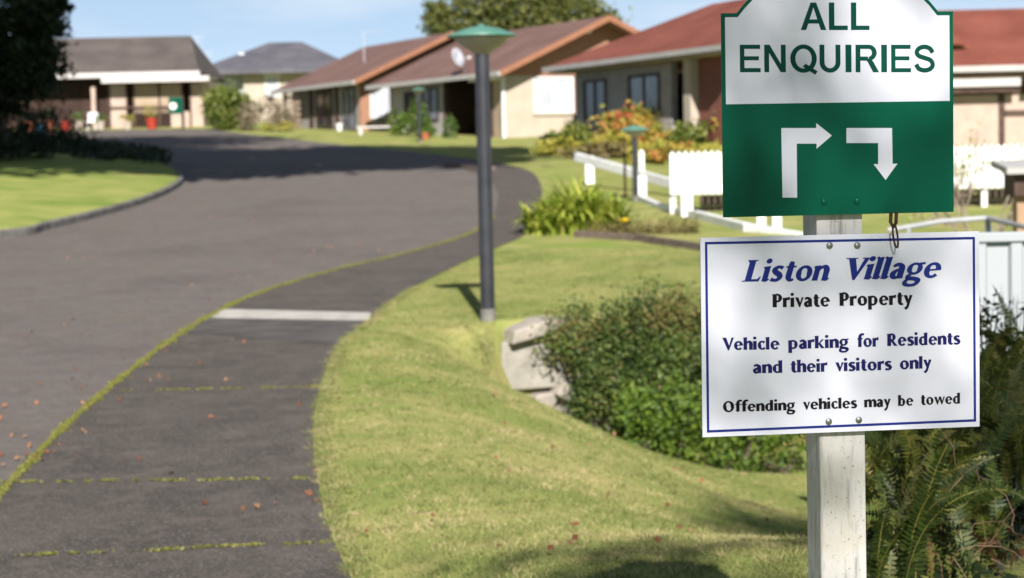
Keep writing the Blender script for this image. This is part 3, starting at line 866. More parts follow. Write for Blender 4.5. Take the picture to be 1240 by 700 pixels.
# --- lower notice
low_ = Panel('notice_sign', 'white rectangular notice with blue border reading Liston Village Private Property', 'sign', .60857811, 1.26525824, .53237159, .36668257, TH, -.0038)
W, H = low_.W, low_.H
low_.flat('panel', [[(-W / 2, 0), (W / 2, 0), (W / 2, H), (-W / 2, H)]], M['sign_white'], 0, 0.003)
lc = [low_.uv(*q) for q in ((853.5, 293), (1180.5, 286.8), (1182, 510.5), (856, 524))]
bw = .0046
def ringpoly(c, w_):
    c = [np.array(q) for q in c]
    ins = [c[0] + (w_, -w_), c[1] + (-w_, -w_), c[2] + (-w_, w_), c[3] + (w_, w_)]
    return [[tuple(c[i]), tuple(c[(i + 1) % 4]), tuple(ins[(i + 1) % 4]), tuple(ins[i])] for i in range(4)]
low_.flat('border', ringpoly(lc, bw), M['ink_blue'], -.0004, .0003)
low_.write('lettering', [('Liston', 898, 1005, 341.2, 339.6), ('Village', 1025, 1140, 338.6, 336)], M['ink_blue'], 18.6, -.0004, italic=True)
low_.write('lettering', [('Private', 935, 1005, 372.2, 371), ('Property', 1016, 1105, 370.4, 368.8)], M['ink_black'], 11.6, -.0004)
low_.write('lettering', [('Vehicle', 874.8, 944, 424, 423), ('parking', 954, 1027.8, 422.6, 420.8), ('for', 1038, 1064, 420.2, 419.6), ('Residents', 1073.8, 1163, 419, 416.8),
                         ('and', 911.6, 947.4, 452, 451.4), ('their', 957.4, 1002, 451, 450), ('visitors', 1011.6, 1080, 449.6, 447.8), ('only', 1089.6, 1128, 447.2, 446)], M['ink_navy'], 10.7, -.0004)
low_.write('lettering', [('Offending', 875.5, 963, 499, 496.6), ('vehicles', 972.3, 1037.9, 496, 494), ('may', 1046, 1078.5, 493.2, 492.2), ('be', 1087, 1106, 491.6, 491), ('towed', 1115, 1162.5, 490.4, 488.6)], M['ink_black'], 9.3, -.0004)
for q in ((1004.5, 297.4), (1038, 297.4), (1003.5, 510.6), (1039.9, 508.6)):
    low_.bolt('bolt', *q, .0062, M['bolt'])

# --- upper green sign
top_ = Panel('direction_sign', 'green and white shaped sign with two arrows reading ALL ENQUIRIES', 'sign', .60683931, 1.67019617, .43936514, .37005351, TH, -.0026)
W, H = top_.W, top_.H
def arch(x0, x1, y, deg, n=20):
    c = (x0 + x1) / 2; r_ = (x1 - x0) / 2 / math.sin(R(deg)); cz = y - r_ * math.cos(R(deg))
    return [(c + r_ * math.sin(R(a)), cz + r_ * math.cos(R(a))) for a in np.linspace(deg, -deg, n)]
a0, a1 = top_.uv(892, 15)[0], top_.uv(1136, 15)[0]
top_.flat('panel', [[(-W / 2, 0), (W / 2, 0), (W / 2, H)] + arch(a0, a1, H, 52) + [(-W / 2, H)]], M['sign_green'], 0, 0.003)
e = .0072
wb = top_.uv(1012, 124.3)[1]
top_.flat('white_field', [[(-W / 2 + e, wb), (W / 2 - e, wb), (W / 2 - e, H - e)] + arch(a0 + .002, a1 - .002, H - e, 53) + [(-W / 2 + e, H - e)]], M['sign_white'], -.0005, .0004)
def px_poly(pts): return [tuple(top_.uv(*q)) for q in pts]
z8 = lambda x, y: (930 + x / 4.118, 140 + y / 4.118)
top_.flat('arrow', [px_poly([z8(*q) for q in [(66, 62), (240, 62), (240, 37), (318, 100), (242, 165), (242, 140), (143, 140), (145, 409), (72, 409)]])], M['sign_white'], -.0005, .0004)
top_.flat('arrow', [px_poly([z8(*q) for q in [(391, 62), (618, 62), (621, 240), (645, 240), (586, 321), (526, 242), (549, 242), (549, 137), (391, 137)]])], M['sign_white'], -.0005, .0004)
# block capitals, each drawn in a unit box
def cap(ch):
    t = .175
    if ch == 'E': return [poly((0, 0), (.22, 0), (.22, 1), (0, 1)), poly((0, 0), (1, 0), (1, .15), (0, .15)), poly((0, .435), (.92, .435), (.92, .58), (0, .58)), poly((0, .85), (.985, .85), (.985, 1), (0, 1))]
    if ch == 'L': return [poly((0, 0), (.29, 0), (.29, 1), (0, 1)), poly((0, 0), (1, 0), (1, .16), (0, .16))]
    if ch == 'A': return [poly((0, 0), (.215, 0), (.5, .82), (.60, 1), (.39, 1)), poly((1, 0), (.785, 0), (.5, .82), (.40, 1), (.61, 1)), poly((.25, .235), (.75, .235), (.70, .385), (.30, .385))]
    if ch == 'N': return [poly((0, 0), (.225, 0), (.225, 1), (0, 1)), poly((.775, 0), (1, 0), (1, 1), (.775, 1)), poly((0, 1), (.25, 1), (1, 0), (.76, 0))]
    if ch == 'I': return [poly((0, 0), (1, 0), (1, 1), (0, 1))]
    if ch == 'U': return [poly((0, .35), (.235, .35), (.235, 1), (0, 1)), poly((.765, .35), (1, .35), (1, 1), (.765, 1)), arc2(.5, .36, .5, .375, .235, .16, 180, 360)]
    if ch == 'Q': return [arc2(.5, .495, .5, .515, .19, .155, 0, 360), poly((.47, .20), (.58, .31), (1.03, .03), (.94, -.09))]
    if ch == 'R': return [poly((0, 0), (.21, 0), (.21, 1), (0, 1)), poly((.1, .85), (.6, .85), (.6, 1), (.1, 1)), poly((.1, .42), (.55, .42), (.55, .57), (.1, .57)), arc2(.58, .71, .35, .29, .21, .15, -90, 90), poly((.40, .5), (.66, .5), (.78, .38), (1.03, 0), (.77, 0), (.53, .38))]
    if ch == 'S': return [strip2([(.89, .71), (.76, .86), (.5, .925), (.24, .87), (.12, .73), (.22, .60), (.5, .52), (.78, .44), (.89, .28), (.78, .13), (.5, .07), (.22, .13), (.09, .29)])]
def arc2(cx, cy, rx, ry, ts, tv, a0, a1, n=40):
    a = np.radians(np.linspace(a0, a1, n))
    o = np.stack([cx + rx * np.cos(a), cy + ry * np.sin(a)], 1); i = np.stack([cx + (rx - ts) * np.cos(a), cy + (ry - tv) * np.sin(a)], 1)
    return np.concatenate([o, i]), [(k, k + 1, n + k + 1, n + k) for k in range(n - 1)]
def strip2(pts, n=9):
    q = spline(np.array(pts), (len(pts) - 1) * n + 1)
    t = np.gradient(q * np.array([.78, 1.0]), axis=0); t /= np.linalg.norm(t, axis=1)[:, None]
    nn = np.stack([-t[:, 1] / .78, t[:, 0]], 1) * .081
    return np.concatenate([q + nn, q - nn]), [(i, i + 1, len(q) + i + 1, len(q) + i) for i in range(len(q) - 1)]
def caps(name, letters, y_base, h):
    V_, F_, k = [], [], 0
    for ch, x0, x1 in letters:
        A, B, T = top_.uv(x0, y_base), top_.uv(x1, y_base), top_.uv(x0, y_base - h)
        for p, f in cap(ch):
            n0 = len(V_); yy = -.0008 - k * .000012; k += 1
            V_ += [(float(A[0] + (B[0] - A[0]) * q[0]), yy, float(A[1] + (B[1] - A[1]) * q[0] + (T[1] - A[1]) * q[1])) for q in p]
            F_ += [tuple(n0 + i for i in q) for q in f]
    return np_mesh(name, V_, F_, M['ink_green'], top_.root)
caps('lettering', [('A', 969.5, 1000.5), ('L', 1003.7, 1026.5), ('L', 1030.4, 1052.8)], 36.4, 33.3)
caps('lettering', [('E', 896, 921), ('N', 925.5, 951.5), ('Q', 957, 989), ('U', 992.4, 1017.7), ('I', 1023.8, 1031), ('R', 1036, 1063.5), ('I', 1067, 1074), ('E', 1079, 1103), ('S', 1107, 1132)], 87.5, 33.3)
for q in ((998, 244.4), (1038, 243.7)): top_.bolt('bolt', *q, .0062, M['sign_green'])

# --- timber post carrying both signs
pr = empty('sign_post', (0, 0, 0))
tag(pr, 'weathered square white painted timber post holding both signs', 'post')
pw = 0.0885
pl_ = at(994.3, 560, 3.51)
tvec = Vector((math.cos(TH), math.sin(TH), 0)); nvec = Vector((-math.sin(TH), math.cos(TH), 0))
pc = Vector((pl_[0], 3.51, 0)) + tvec * pw / 2 + nvec * pw / 2
gz = float(ground_z(np.array([pc.x]), np.array([pc.y]), False)[0])
pr.location = (pc.x, pc.y, gz); pr.rotation_euler = (0, R(-0.2), TH)
wood = bpy.data.materials.new('weathered_post'); wood.use_nodes = True
n_, l_ = wood.node_tree.nodes, wood.node_tree.links
b_ = n_['Principled BSDF']; b_.inputs['Roughness'].default_value = .85; b_.inputs['Specular IOR Level'].default_value = .15
t_ = n_.new('ShaderNodeTexCoord'); m1 = n_.new('ShaderNodeMapping'); m1.inputs['Scale'].default_value = (26, 26, 3.2)
g1 = n_.new('ShaderNodeTexNoise'); g1.inputs['Scale'].default_value = 3; g1.inputs['Detail'].default_value = 9; g1.inputs['Roughness'].default_value = .65
r1 = n_.new('ShaderNodeValToRGB'); r1.color_ramp.elements[0].position = .27; r1.color_ramp.elements[0].color = (.20, .195, .185, 1)
r1.color_ramp.elements[1].position = .5; r1.color_ramp.elements[1].color = (.45, .44, .415, 1)
g2 = n_.new('ShaderNodeTexNoise'); g2.inputs['Scale'].default_value = 9; g2.inputs['Detail'].default_value = 5
r2 = n_.new('ShaderNodeValToRGB'); r2.color_ramp.elements[0].position = .5; r2.color_ramp.elements[0].color = (0, 0, 0, 1)
r2.color_ramp.elements[1].position = .72; r2.color_ramp.elements[1].color = (.7, .7, .7, 1)
mm_ = n_.new('ShaderNodeMixRGB'); mm_.inputs['Color2'].default_value = (.36, .33, .25, 1)
g3 = n_.new('ShaderNodeTexNoise'); g3.inputs['Scale'].default_value = 150; g3.inputs['Detail'].default_value = 3
r3 = n_.new('ShaderNodeValToRGB'); r3.color_ramp.elements[0].position = .66; r3.color_ramp.elements[0].color = (0, 0, 0, 1)
r3.color_ramp.elements[1].position = .72; r3.color_ramp.elements[1].color = (.7, .7, .7, 1)
m3 = n_.new('ShaderNodeMixRGB'); m3.inputs['Color2'].default_value = (.13, .12, .11, 1)
l_.new(t_.outputs['Object'], m1.inputs['Vector']); l_.new(m1.outputs['Vector'], g1.inputs['Vector']); l_.new(g1.outputs['Fac'], r1.inputs['Fac'])
l_.new(t_.outputs['Object'], g2.inputs['Vector']); l_.new(g2.outputs['Fac'], r2.inputs['Fac']); l_.new(t_.outputs['Object'], g3.inputs['Vector']); l_.new(g3.outputs['Fac'], r3.inputs['Fac'])
l_.new(r2.outputs['Color'], mm_.inputs['Fac']); l_.new(r1.outputs['Color'], mm_.inputs['Color1'])
l_.new(r3.outputs['Color'], m3.inputs['Fac']); l_.new(mm_.outputs['Color'], m3.inputs['Color1']); l_.new(m3.outputs['Color'], b_.inputs['Base Color'])
bp_ = n_.new('ShaderNodeBump'); bp_.inputs['Strength'].default_value = .55; bp_.inputs['Distance'].default_value = .004
l_.new(g1.outputs['Fac'], bp_.inputs['Height'])
bp2 = n_.new('ShaderNodeBump'); bp2.inputs['Strength'].default_value = .5; bp2.inputs['Distance'].default_value = .0015
l_.new(g3.outputs['Fac'], bp2.inputs['Height']); l_.new(bp_.outputs['Normal'], bp2.inputs['Normal']); l_.new(bp2.outputs['Normal'], b_.inputs['Normal'])
MB().box(-pw / 2, pw / 2, -pw / 2, pw / 2, -.5, 1.93 - gz).build('shaft', wood, pr, bevel=.0035)

# --- rusty wire hooked over the notice
P0 = at(1083, 262, 3.497)
hk = empty('wire_hook', tuple(P0)); tag(hk, 'thin rusty wire hook hanging over the top edge of the white notice', 'wire')
mb = MB()
mb.tube([(-.006, 0, .008), (-.007, 0, -.010), (-.002, 0, -.022), (.003, 0, -.012), (.004, 0, .008)], .0034, 7)
mb.build('clip', M['rust'], hk, smooth=True)
mb = MB()
ln = [(-.004 + .004 * math.sin(t), -.003, -.036 - .022 * math.cos(t)) for t in np.linspace(0, 2 * math.pi, 20)]
ln = [(x + (-.036 - z) * .12 + .005, y, z) for x, y, z in ln]
mb.tube(ln, .0019, 6, cap=False); mb.build('loop', M['rust'], hk, smooth=True)

# ------------------------------------------------------------------ street lamps
def lamp(name, loc, hgt, rd, pole_r, label, cat, group=None, rz=0.0):
    root = empty(name, loc); tag(root, label, cat, group)
    hb = hgt - rd * .42
    MB().lathe([(pole_r * 1.0, -.2), (pole_r, hb - .02)], 20).build('pole', M['lamp_post'], root, smooth=True)
    MB().lathe([(pole_r * 1.1, 0.0), (pole_r * 1.08, .09), (pole_r * 1.01, .12)], 20).build('base_collar', M['kerb'], root, smooth=True)
    bowl = [(pole_r * .9, hb - .03), (pole_r * 1.02, hb - .02), (rd * .36, hb + rd * .06), (rd * .52, hb + rd * .14), (rd * .66, hb + rd * .24), (rd * .76, hb + rd * .35), (rd * .80, hb + rd * .425)]
    MB().lathe(bowl, 32).build('lamp_bowl', M['lamp_bowl'], root, smooth=True)
    zt = hb + rd * .44
    cp = [(rd * .80, zt - .012), (rd, zt), (rd * .99, zt + .014), (rd * .8, zt + rd * .115), (rd * .5, zt + rd * .225), (rd * .2, zt + rd * .29), (rd * .12, zt + rd * .30), (rd * .07, zt + rd * .345), (.01, zt + rd * .36)]
    MB().lathe(cp, 36).build('lamp_cap', M['lamp_green'], root, smooth=True)
    return root
g = on_ground(591, 389)
lamp('street_lamp', tuple(g), 2.66, .327, .068, 'tall black street lamp with green saucer top on the lawn', 'street lamp')
g = on_ground(770, 240); D_ = 37.0; q = at(769, 200, D_)
lamp('garden_lamp', (q[0], D_, float(rise(D_))), 1.6 + at(768, 158, D_)[2] - 1.6 - float(rise(D_)), .29, .055, 'short green topped garden lamp behind the white handrail', 'garden lamp', 'low garden lamps')
D_ = 70.0; q = at(508, 150, D_)
lamp('garden_lamp', (q[0], D_, float(rise(D_))), at(508, 109, D_)[2] - float(rise(D_)), .27, .06, 'distant garden lamp in front of the brown house porch', 'garden lamp', 'low garden lamps')

# ------------------------------------------------------------------ retaining wall by the ditch
wyaw = math.atan2(WALL_B[1] - WALL_A[1], WALL_B[0] - WALL_A[0])
wl = empty('retaining_wall', (WALL_A[0], WALL_A[1], 0), wyaw)
tag(wl, 'pale concrete retaining wall half covered by the creeper hedge', 'wall')
zt = at(640, 412, 17.6)[2]
wlen = float(np.linalg.norm(WALL_B - WALL_A))
MB().prism([(0.0, -.55), (.02, zt - .02), (.12, zt), (.58, zt + .02), (.72, zt - .2), (.66, -.55)], 0, .30).build('headwall', M['concrete'], wl, bevel=.015)
MB().box(.60, wlen, .02, .28, -2.2, zt + .03).build('wall_face', M['stone'], wl, bevel=.01)
MB().prism([(.07, zt - .03), (.43, zt + .045), (.455, zt + .19), (.10, zt + .10)], -.13, .33).build('capstone', mat('cap_concrete', (.26, .235, .2), (.38, .34, .28), scale=5, rough=.9, bump=.6), wl, bevel=.018)
MB().prism([(.47, zt + .02), (.85, zt + .03), (.84, zt + .17), (.48, zt + .19)], -.10, .33).build('capstone', M['concrete'], wl, bevel=.018)
for i, (x, z, sx, sz) in enumerate([(.42, -.66, .2, .17), (.62, -.60, .22, .2), (.60, -.84, .2, .2), (.80, -.80, .2, .22), (.76, -1.02, .22, .2), (.95, -1.0, .22, .24)]):
    mb = MB()
    pts = rng.normal(size=(9, 2)); 
    ang = np.sort(rng.uniform(0, 2 * np.pi, 7))
    mb.prism([(x + sx * .56 * math.cos(a) * rng.uniform(.85, 1.1), z + sz * .56 * math.sin(a) * rng.uniform(.85, 1.1)) for a in ang], -.08 - .03 * (i % 3), .2)
    mb.build('stone', M['stone'], wl, bevel=.03)

def wall_pt(u, out=0.0):
    d = (WALL_B - WALL_A) / wlen
    return WALL_A + d * u + np.array([d[1], -d[0]]) * out

# creeper hedge hanging over the wall
p0 = wall_pt(1.6)
hroot = empty('creeper_hedge', (p0[0], p0[1], -1.1), 0)
tag(hroot, 'dense dark creeper hedge with reddish tips tumbling over the wall', 'hedge')
P, T = [], []
reseed('creeper')
for k in range(380):
    u = rng.uniform(.40, 3.6)
    hg = rng.uniform(0, 1)
    if u < 1.0: u += .45 * max(0, 1 - hg / .75)
    topz = .17 + .05 * math.sin(u * 5) + (0.1 * min(1, (u - .6) / .6) if u < 1.2 else .1)
    outw = .22 + .36 * math.sin(math.pi * min(1, hg * .8 + .12)) * min(1, (u - .45) / .5) + .1 * math.sin(u * 7 + hg * 6)
    q = wall_pt(u, outw * rng.uniform(.55, 1.0))
    bz = -1.1 - .1 * min(1, u - .6)
    z = bz + (topz - bz) * hg
    n_ = 120
    P.append(np.array([q[0] - p0[0], q[1] - p0[1], z + 1.1]) + rng.normal(size=(n_, 3)) * np.array([.085, .07, .085]))
    red = .92 if (hg > .78 and rng.uniform() < .4) else (.72 if rng.uniform() < .12 else 0)
    T.append(np.full(n_, red if red else rng.uniform(.08, .72)))
leaf_mesh('foliage', np.concatenate(P), .028, .062, LM['creeper'], hroot, .55, tint=np.concatenate(T))
mb = MB()
for k in range(46):
    u = rng.uniform(.9, 3.6); q = wall_pt(u, rng.uniform(.1, .35))
    b = Vector((q[0] - p0[0], q[1] - p0[1], rng.uniform(.6, 1.25))); 
    mb.tube([b, b + Vector(rng.normal(0, .06, 3)) + Vector((0, 0, .1)), b + Vector(rng.normal(0, .12, 3)) + Vector((0, 0, .22))], [.006, .005, .003], 5)
mb.build('stem', M['bark'], hroot)

# bright leafy weeds at the foot of the hedge
for (px, py, D, rx, rz, lab) in [(778, 546, 16.85, .22, .36, 'bright green leafy weed plant under the reddish hedge'), (826, 552, 16.7, .24, .42, 'taller bright green weed plant left of the notice lower edge'),
                                 (888, 576, 16.4, .36, .34, 'bright green leafy weed below the white notice corner'), (952, 580, 16.6, .42, .40, 'bright green weed clump close left of the sign post')]:
    q = at(px, py, D); z0 = float(ground_z(np.array([q[0]]), np.array([D]), False)[0])
    bush('leafy_weed', (q[0], D, z0), [(1500, (0, 0, rz * .9), (rx, .28, rz))], .035, .075, LM['weeds'], lab, 'weed', 'bright green weeds in the ditch', aspect=.6)
q = at(797, 536, 16.9); z0 = float(ground_z(np.array([q[0]]), np.array([16.6]), False)[0])

# ------------------------------------------------------------------ fern bank at lower right
def fern(loc, nf, ln, lab, dead=0.12, tiltx=0.0, seed=0):
    r_ = np.random.default_rng(seed)
    root = empty('fern', loc); tag(root, lab, 'fern', 'ferns on the bank beside the sign')
    V_, F_, A_ = [], [], []
    V2, F2, A2 = [], [], []
    for k in range(nf):
        a = r_.uniform(0, 2 * math.pi)
        L_ = ln * r_.uniform(.65, 1.1)
        bend = r_.uniform(.25, .8)
        dirh = np.array([math.cos(a), math.sin(a), 0]); 
        is_dead = r_.uniform() < dead
        tn = r_.uniform(.1, .9)
        npn = int(L_ / .0135)
        base = np.array([r_.normal(0, .05), r_.normal(0, .05), 0])
        t = np.linspace(0, 1, npn)
        e = bend * t * 1.6
        pos = base + np.stack([dirh[0] * L_ * (1 - np.cos(e)) / 1.6 / bend * 1.0 + tiltx * L_ * t ** 2, dirh[1] * L_ * (1 - np.cos(e)) / 1.6 / bend, L_ * np.sin(e) / 1.6 / bend * (.55 if is_dead else 1)], 1)
        sw = r_.normal(0, .22) * L_; pos = pos + np.stack([-dirh[1] * sw * t ** 2, dirh[0] * sw * t ** 2, -abs(r_.normal(0, .25)) * L_ * t ** 3], 1)
        tan = np.gradient(pos, axis=0); tan /= np.linalg.norm(tan, axis=1)[:, None]
        tw = r_.uniform(-1, 1)
        side = np.cross(tan, np.array([dirh[0], dirh[1], .35])); side = side + tw * np.cross(side, tan)
        side /= np.linalg.norm(side, axis=1)[:, None] + 1e-9
        nrm = np.cross(side, tan)
        pl = .036 * np.minimum(1, (1 - t) * 2.6 + .06) * np.minimum(1, t * 5) * r_.uniform(.85, 1.2) * (.45 if is_dead else 1)
        VV, FF, AA = [], [], []
        for sg in (-1, 1):
            for i in range(2, npn):
                c = pos[i]; s_ = side[i] * sg; l_ = pl[i] * r_.uniform(.8, 1.1)
                drop = nrm[i] * l_ * r_.uniform(-.25, .25) + tan[i] * l_ * .25
                wv = tan[i] * .0052
                n0 = len(VV)
                VV += [tuple(c - wv), tuple(c + s_ * l_ * .55 - wv * .9 + drop * .4), tuple(c + s_ * l_ + drop), tuple(c + s_ * l_ * .5 + wv * 1.1 + drop * .4), tuple(c + wv)]
                FF.append((n0, n0 + 1, n0 + 2, n0 + 3, n0 + 4)); AA += [float(np.clip(tn + r_.normal(0, .12), 0, 1))] * 5
        for i in range(0, npn - 3, 3):
            n0 = len(VV); wv = side[i] * .0022; wj = side[i + 3] * .002
            VV += [tuple(pos[i] - wv), tuple(pos[i] + wv), tuple(pos[i + 3] + wj), tuple(pos[i + 3] - wj)]
            FF.append((n0, n0 + 1, n0 + 2, n0 + 3)); AA += [.9] * 4
        np_mesh('dead_frond' if is_dead else 'frond', VV, FF, LM['deadfern' if is_dead else 'fern'], root, attr=AA)
    return root

fern_spots = [  # px, py of the crown base, depth, frond length, label
 (1068, 640, 6.0, .62, 'tall green fern close right of the sign post'), (1108, 600, 6.3, .66, 'upright green fern under the notice right half'),
 (1090, 720, 5.4, .48, 'low fern at the foot of the sign post right side'), (1150, 640, 6.0, .62, 'fern with yellow green fronds below the notice corner'),
 (1190, 560, 6.8, .62, 'fern just right of the notice lower corner'), (1232, 600, 6.2, .60, 'dark fern on the bank at the picture edge'),
 (1215, 520, 7.4, .62, 'highest fern in front of the grey metal fence'), (1140, 705, 5.5, .5, 'low fern with brown fronds in the middle of the bank'),
 (1250, 520, 7.2, .60, 'fern cut by the picture edge below the fence'), (1072, 560, 7.4, .62, 'fern standing behind the sign post'),
 (1130, 545, 7.6, .62, 'fern hidden halfway behind the notice'), (1100, 665, 5.7, .56, 'mid green fern with arching fronds near the post'),
 (1205, 690, 5.6, .42, 'small fern among dry twigs'), (1170, 585, 7.0, .6, 'fern leaning out under the notice corner')]
for i, (px, py, D, ln, lab) in enumerate(fern_spots):
    q = at(px, py, D)
    fern(tuple(q), 13, ln, lab, dead=.16 if ('brown' in lab or 'twigs' in lab) else .04, seed=40 + i)

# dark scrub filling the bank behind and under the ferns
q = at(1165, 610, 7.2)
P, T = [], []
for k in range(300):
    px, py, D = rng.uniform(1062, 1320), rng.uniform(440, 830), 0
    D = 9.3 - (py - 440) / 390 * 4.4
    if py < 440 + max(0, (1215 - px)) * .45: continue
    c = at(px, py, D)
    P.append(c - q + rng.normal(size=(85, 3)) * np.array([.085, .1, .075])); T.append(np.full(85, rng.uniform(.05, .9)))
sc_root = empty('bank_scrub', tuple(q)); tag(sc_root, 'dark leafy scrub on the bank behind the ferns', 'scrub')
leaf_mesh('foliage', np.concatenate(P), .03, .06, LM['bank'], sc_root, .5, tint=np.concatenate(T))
mb = MB()
for k in range(34):
    c = Vector(at(rng.uniform(1130, 1270), rng.uniform(590, 720), rng.uniform(5.2, 5.9)) - q)
    pts = [c]
    d = Vector(rng.normal(size=3)); d.normalize()
    for j in range(5):
        d = (d + Vector(rng.normal(0, .45, 3))).normalized()
        pts.append(pts[-1] + d * rng.uniform(.03, .07))
    mb.tube(pts, [.0015, .0014, .0012, .001, .0009, .0007], 4)
mb.build('dry_twig', mat('dry_twig', (.16, .09, .055), (.3, .19, .12), scale=9, rough=.9), sc_root)
# tall grassy stalks in front of the fence
for i, (px, py, D, hh, lab) in enumerate([(1193, 470, 8.4, .42, 'thin dry grass stalks left in front of the metal fence'), (1232, 475, 8.2, .40, 'leafy stalks right in front of the metal fence')]):
    c = at(px, py, D); root = empty('grass_stalk', tuple(c)); tag(root, lab, 'grass stalks')
    V_, F_, A_ = [], [], []
    for k in range(16):
        a = rng.uniform(-.5, .5); b = rng.uniform(-.4, .4); l_ = hh * rng.uniform(.6, 1.1)
        pp = [np.array([a * .06 + a * l_ * .5 * t * t, b * .1, -.15 + (l_ + .15) * t]) for t in np.linspace(0, 1, 7)]
        for j in range(6):
            n0 = len(V_); w0 = .007 * (1 - j / 6.5); w1 = .007 * (1 - (j + 1) / 6.5)
            V_ += [tuple(pp[j] - [w0, 0, 0]), tuple(pp[j] + [w0, 0, 0]), tuple(pp[j + 1] + [w1, 0, 0]), tuple(pp[j + 1] - [w1, 0, 0])]
            F_.append((n0, n0 + 1, n0 + 2, n0 + 3)); A_ += [rng.uniform(.1, .6)] * 4
    np_mesh('blade', V_, F_, LM['fern'], root, attr=A_)
    P = np.array([[rng.normal(0, .05), rng.normal(0, .05), rng.uniform(0, hh)] for k in range(120)])
    leaf_mesh('foliage', P, .03, .07, LM['bank'], root, .35)

# ------------------------------------------------------------------ grey corrugated metal fence
D_ = 11.0
fl = at(1120, 283, D_); zt = fl[2]
fr = empty('metal_fence', (fl[0], D_, 0)); tag(fr, 'pale grey corrugated metal fence behind the ferns', 'fence')
gb = -.6
prof = []
x = 0.0
while x < 4.6:
    prof += [(x, 0), (x + .06, 0), (x + .075, -.03), (x + .135, -.03), (x + .15, 0)]
    x += .21
v = []; f = []
for px_, py_ in prof: v += [(px_, py_, gb), (px_, py_, zt - .05)]
for i in range(len(prof) - 1): f.append((2 * i, 2 * i + 2, 2 * i + 3, 2 * i + 1))
MB().add(v, f).build('sheet', M['corr'], fr)
MB().box(0, 4.7, -.05, .03, zt - .055, zt).build('top_rail', M['corr'], fr, bevel=.006)
for x in (.02, 2.4, 4.6): MB().box(x, x + .06, .035, .085, gb, zt - .02).build('fence_post', M['corr'], fr)

# galvanised low rail beyond that fence
rr = empty('pipe_rail', tuple(at(1130, 278, 16))); tag(rr, 'low galvanised pipe rail above the metal fence top', 'rail')
o = Vector(rr.location)
def V3(px, py, D): return Vector(at(px, py, D)) - o
MB().tube([V3(1075, 279, 16), V3(1140, 268, 16), V3(1196, 264, 16)], .022, 8).build('rail', M['pipe'], rr, smooth=True)
MB().tube([V3(1196, 264, 16), V3(1250, 277, 15)], .022, 8).build('rail', M['pipe'], rr, smooth=True)
for a, b in (((1196, 264), (1203, 300)), ((1100, 275), (1098, 330)), ((1196, 264), (1192, 330))):
    MB().tube([V3(*a, 16), V3(*b, 16)], .02, 8).build('strut', M['pipe'], rr, smooth=True)

# timber shelter top on a post at the right edge
q = at(1236, 272, 21); shz = float(rise(21))
sh = empty('timber_shelter', (q[0], 21, shz)); tag(sh, 'small grey topped timber shelter on a brown post at the right edge', 'shelter')
tz = at(1236, 197, 21)[2] - shz
MB().slab([(-.24, -.35, tz - .05), (.75, -.35, tz - .05), (.75, .35, tz + .03), (-.24, .35, tz + .03)], .07).build('roof', M['gutter'], sh)
MB().box(-.12, .6, -.2, .25, tz - .36, tz - .1).build('box', M['brown_timber'], sh)
MB().box(-.06, .12, -.08, .1, -.3, tz - .36).build('post', mat('raw_post', (.3, .19, .11), (.38, .25, .15), scale=5, stretch=(4, 4, .5)), sh)

# nearly bare shrub in front of the picket fence
q = at(1184, 268, 24); br = empty('bare_shrub', (q[0], 24, float(rise(24)))); tag(br, 'sparse twiggy shrub with few yellow leaves right of the green sign', 'shrub')
mb = MB(); tips = []
def grow(p, d, l_, r_, k):
    e = p + d * l_
    mb.tube([p, p.lerp(e, .5) + Vector(rng.normal(0, .03, 3)), e], [r_, r_ * .85, r_ * .7], 5, cap=False)
    if k == 0: tips.append(e); return
    for j in range(3 if k > 1 else 2):
        dd = (d + Vector(rng.normal(0, .42, 3)) + Vector((0, 0, .12))).normalized()
        grow(e, dd, l_ * rng.uniform(.62, .85), r_ * .62, k - 1)
for j in range(5): grow(Vector((rng.normal(0, .1), rng.normal(0, .1), -.05)), Vector((rng.normal(0, .35), rng.normal(0, .35), 1)).normalized(), .5, .022, 4)
mb.build('branch', mat('pale_bark', (.22, .17, .13), (.34, .28, .22), scale=6, rough=.9), br)
tips = np.array([list(t) for t in tips]); P = np.repeat(tips, 3, 0) + rng.normal(0, .06, (len(tips) * 3, 3))
leaf_mesh('foliage', P[P[:, 2] > .5], .03, .075, LM['bare'], br, .6)

# ------------------------------------------------------------------ white handrail and picket fence
hr = empty('handrail', (0, 0, 0)); tag(hr, 'white painted timber handrail stepping down from the lawn to the picket fence', 'handrail')
q0 = at(714, 215, 43); hr.location = (q0[0], 43, float(rise(43))); o = Vector(hr.location)
up_rail = [V3(699, 190, 42.5), V3(783, 214, 39.5), V3(820, 224, 38)]
for a, b in zip(up_rail[:-1], up_rail[1:]): MB().bar(a - (b - a).normalized() * .04, b + (b - a).normalized() * .04, .12, .19).build('rail', M['bright_paint'], hr, bevel=.01)
lo_rail = [V3(772, 241, 37.5), V3(800, 253, 35), V3(852, 264, 32), V3(905, 278, 29.5), V3(1000, 294, 28)]
for a, b in zip(lo_rail[:-1], lo_rail[1:]): MB().bar(a - (b - a).normalized() * .04, b + (b - a).normalized() * .04, .12, .19).build('rail', M['bright_paint'], hr, bevel=.01)
for (px, py, D, wd) in [(714, 190, 43, .2), (778, 214, 38, .17), (832, 226, 32.8, .2), (884, 268, 30.5, .13), (923, 262, 29.5, .14), (942, 262, 29.5, .14)]:
    t_ = V3(px, py, D); gz = float(rise(D)) - .15 - o.z
    MB().box(t_.x - wd / 2, t_.x + wd / 2, t_.y - wd / 2 + .16, t_.y + wd / 2 + .16, gz, t_.z + .02).build('post', M['bright_paint'], hr, bevel=.012)
D_ = 33.6
A, B = at(811, 185, D_), at(1330, 176, D_)
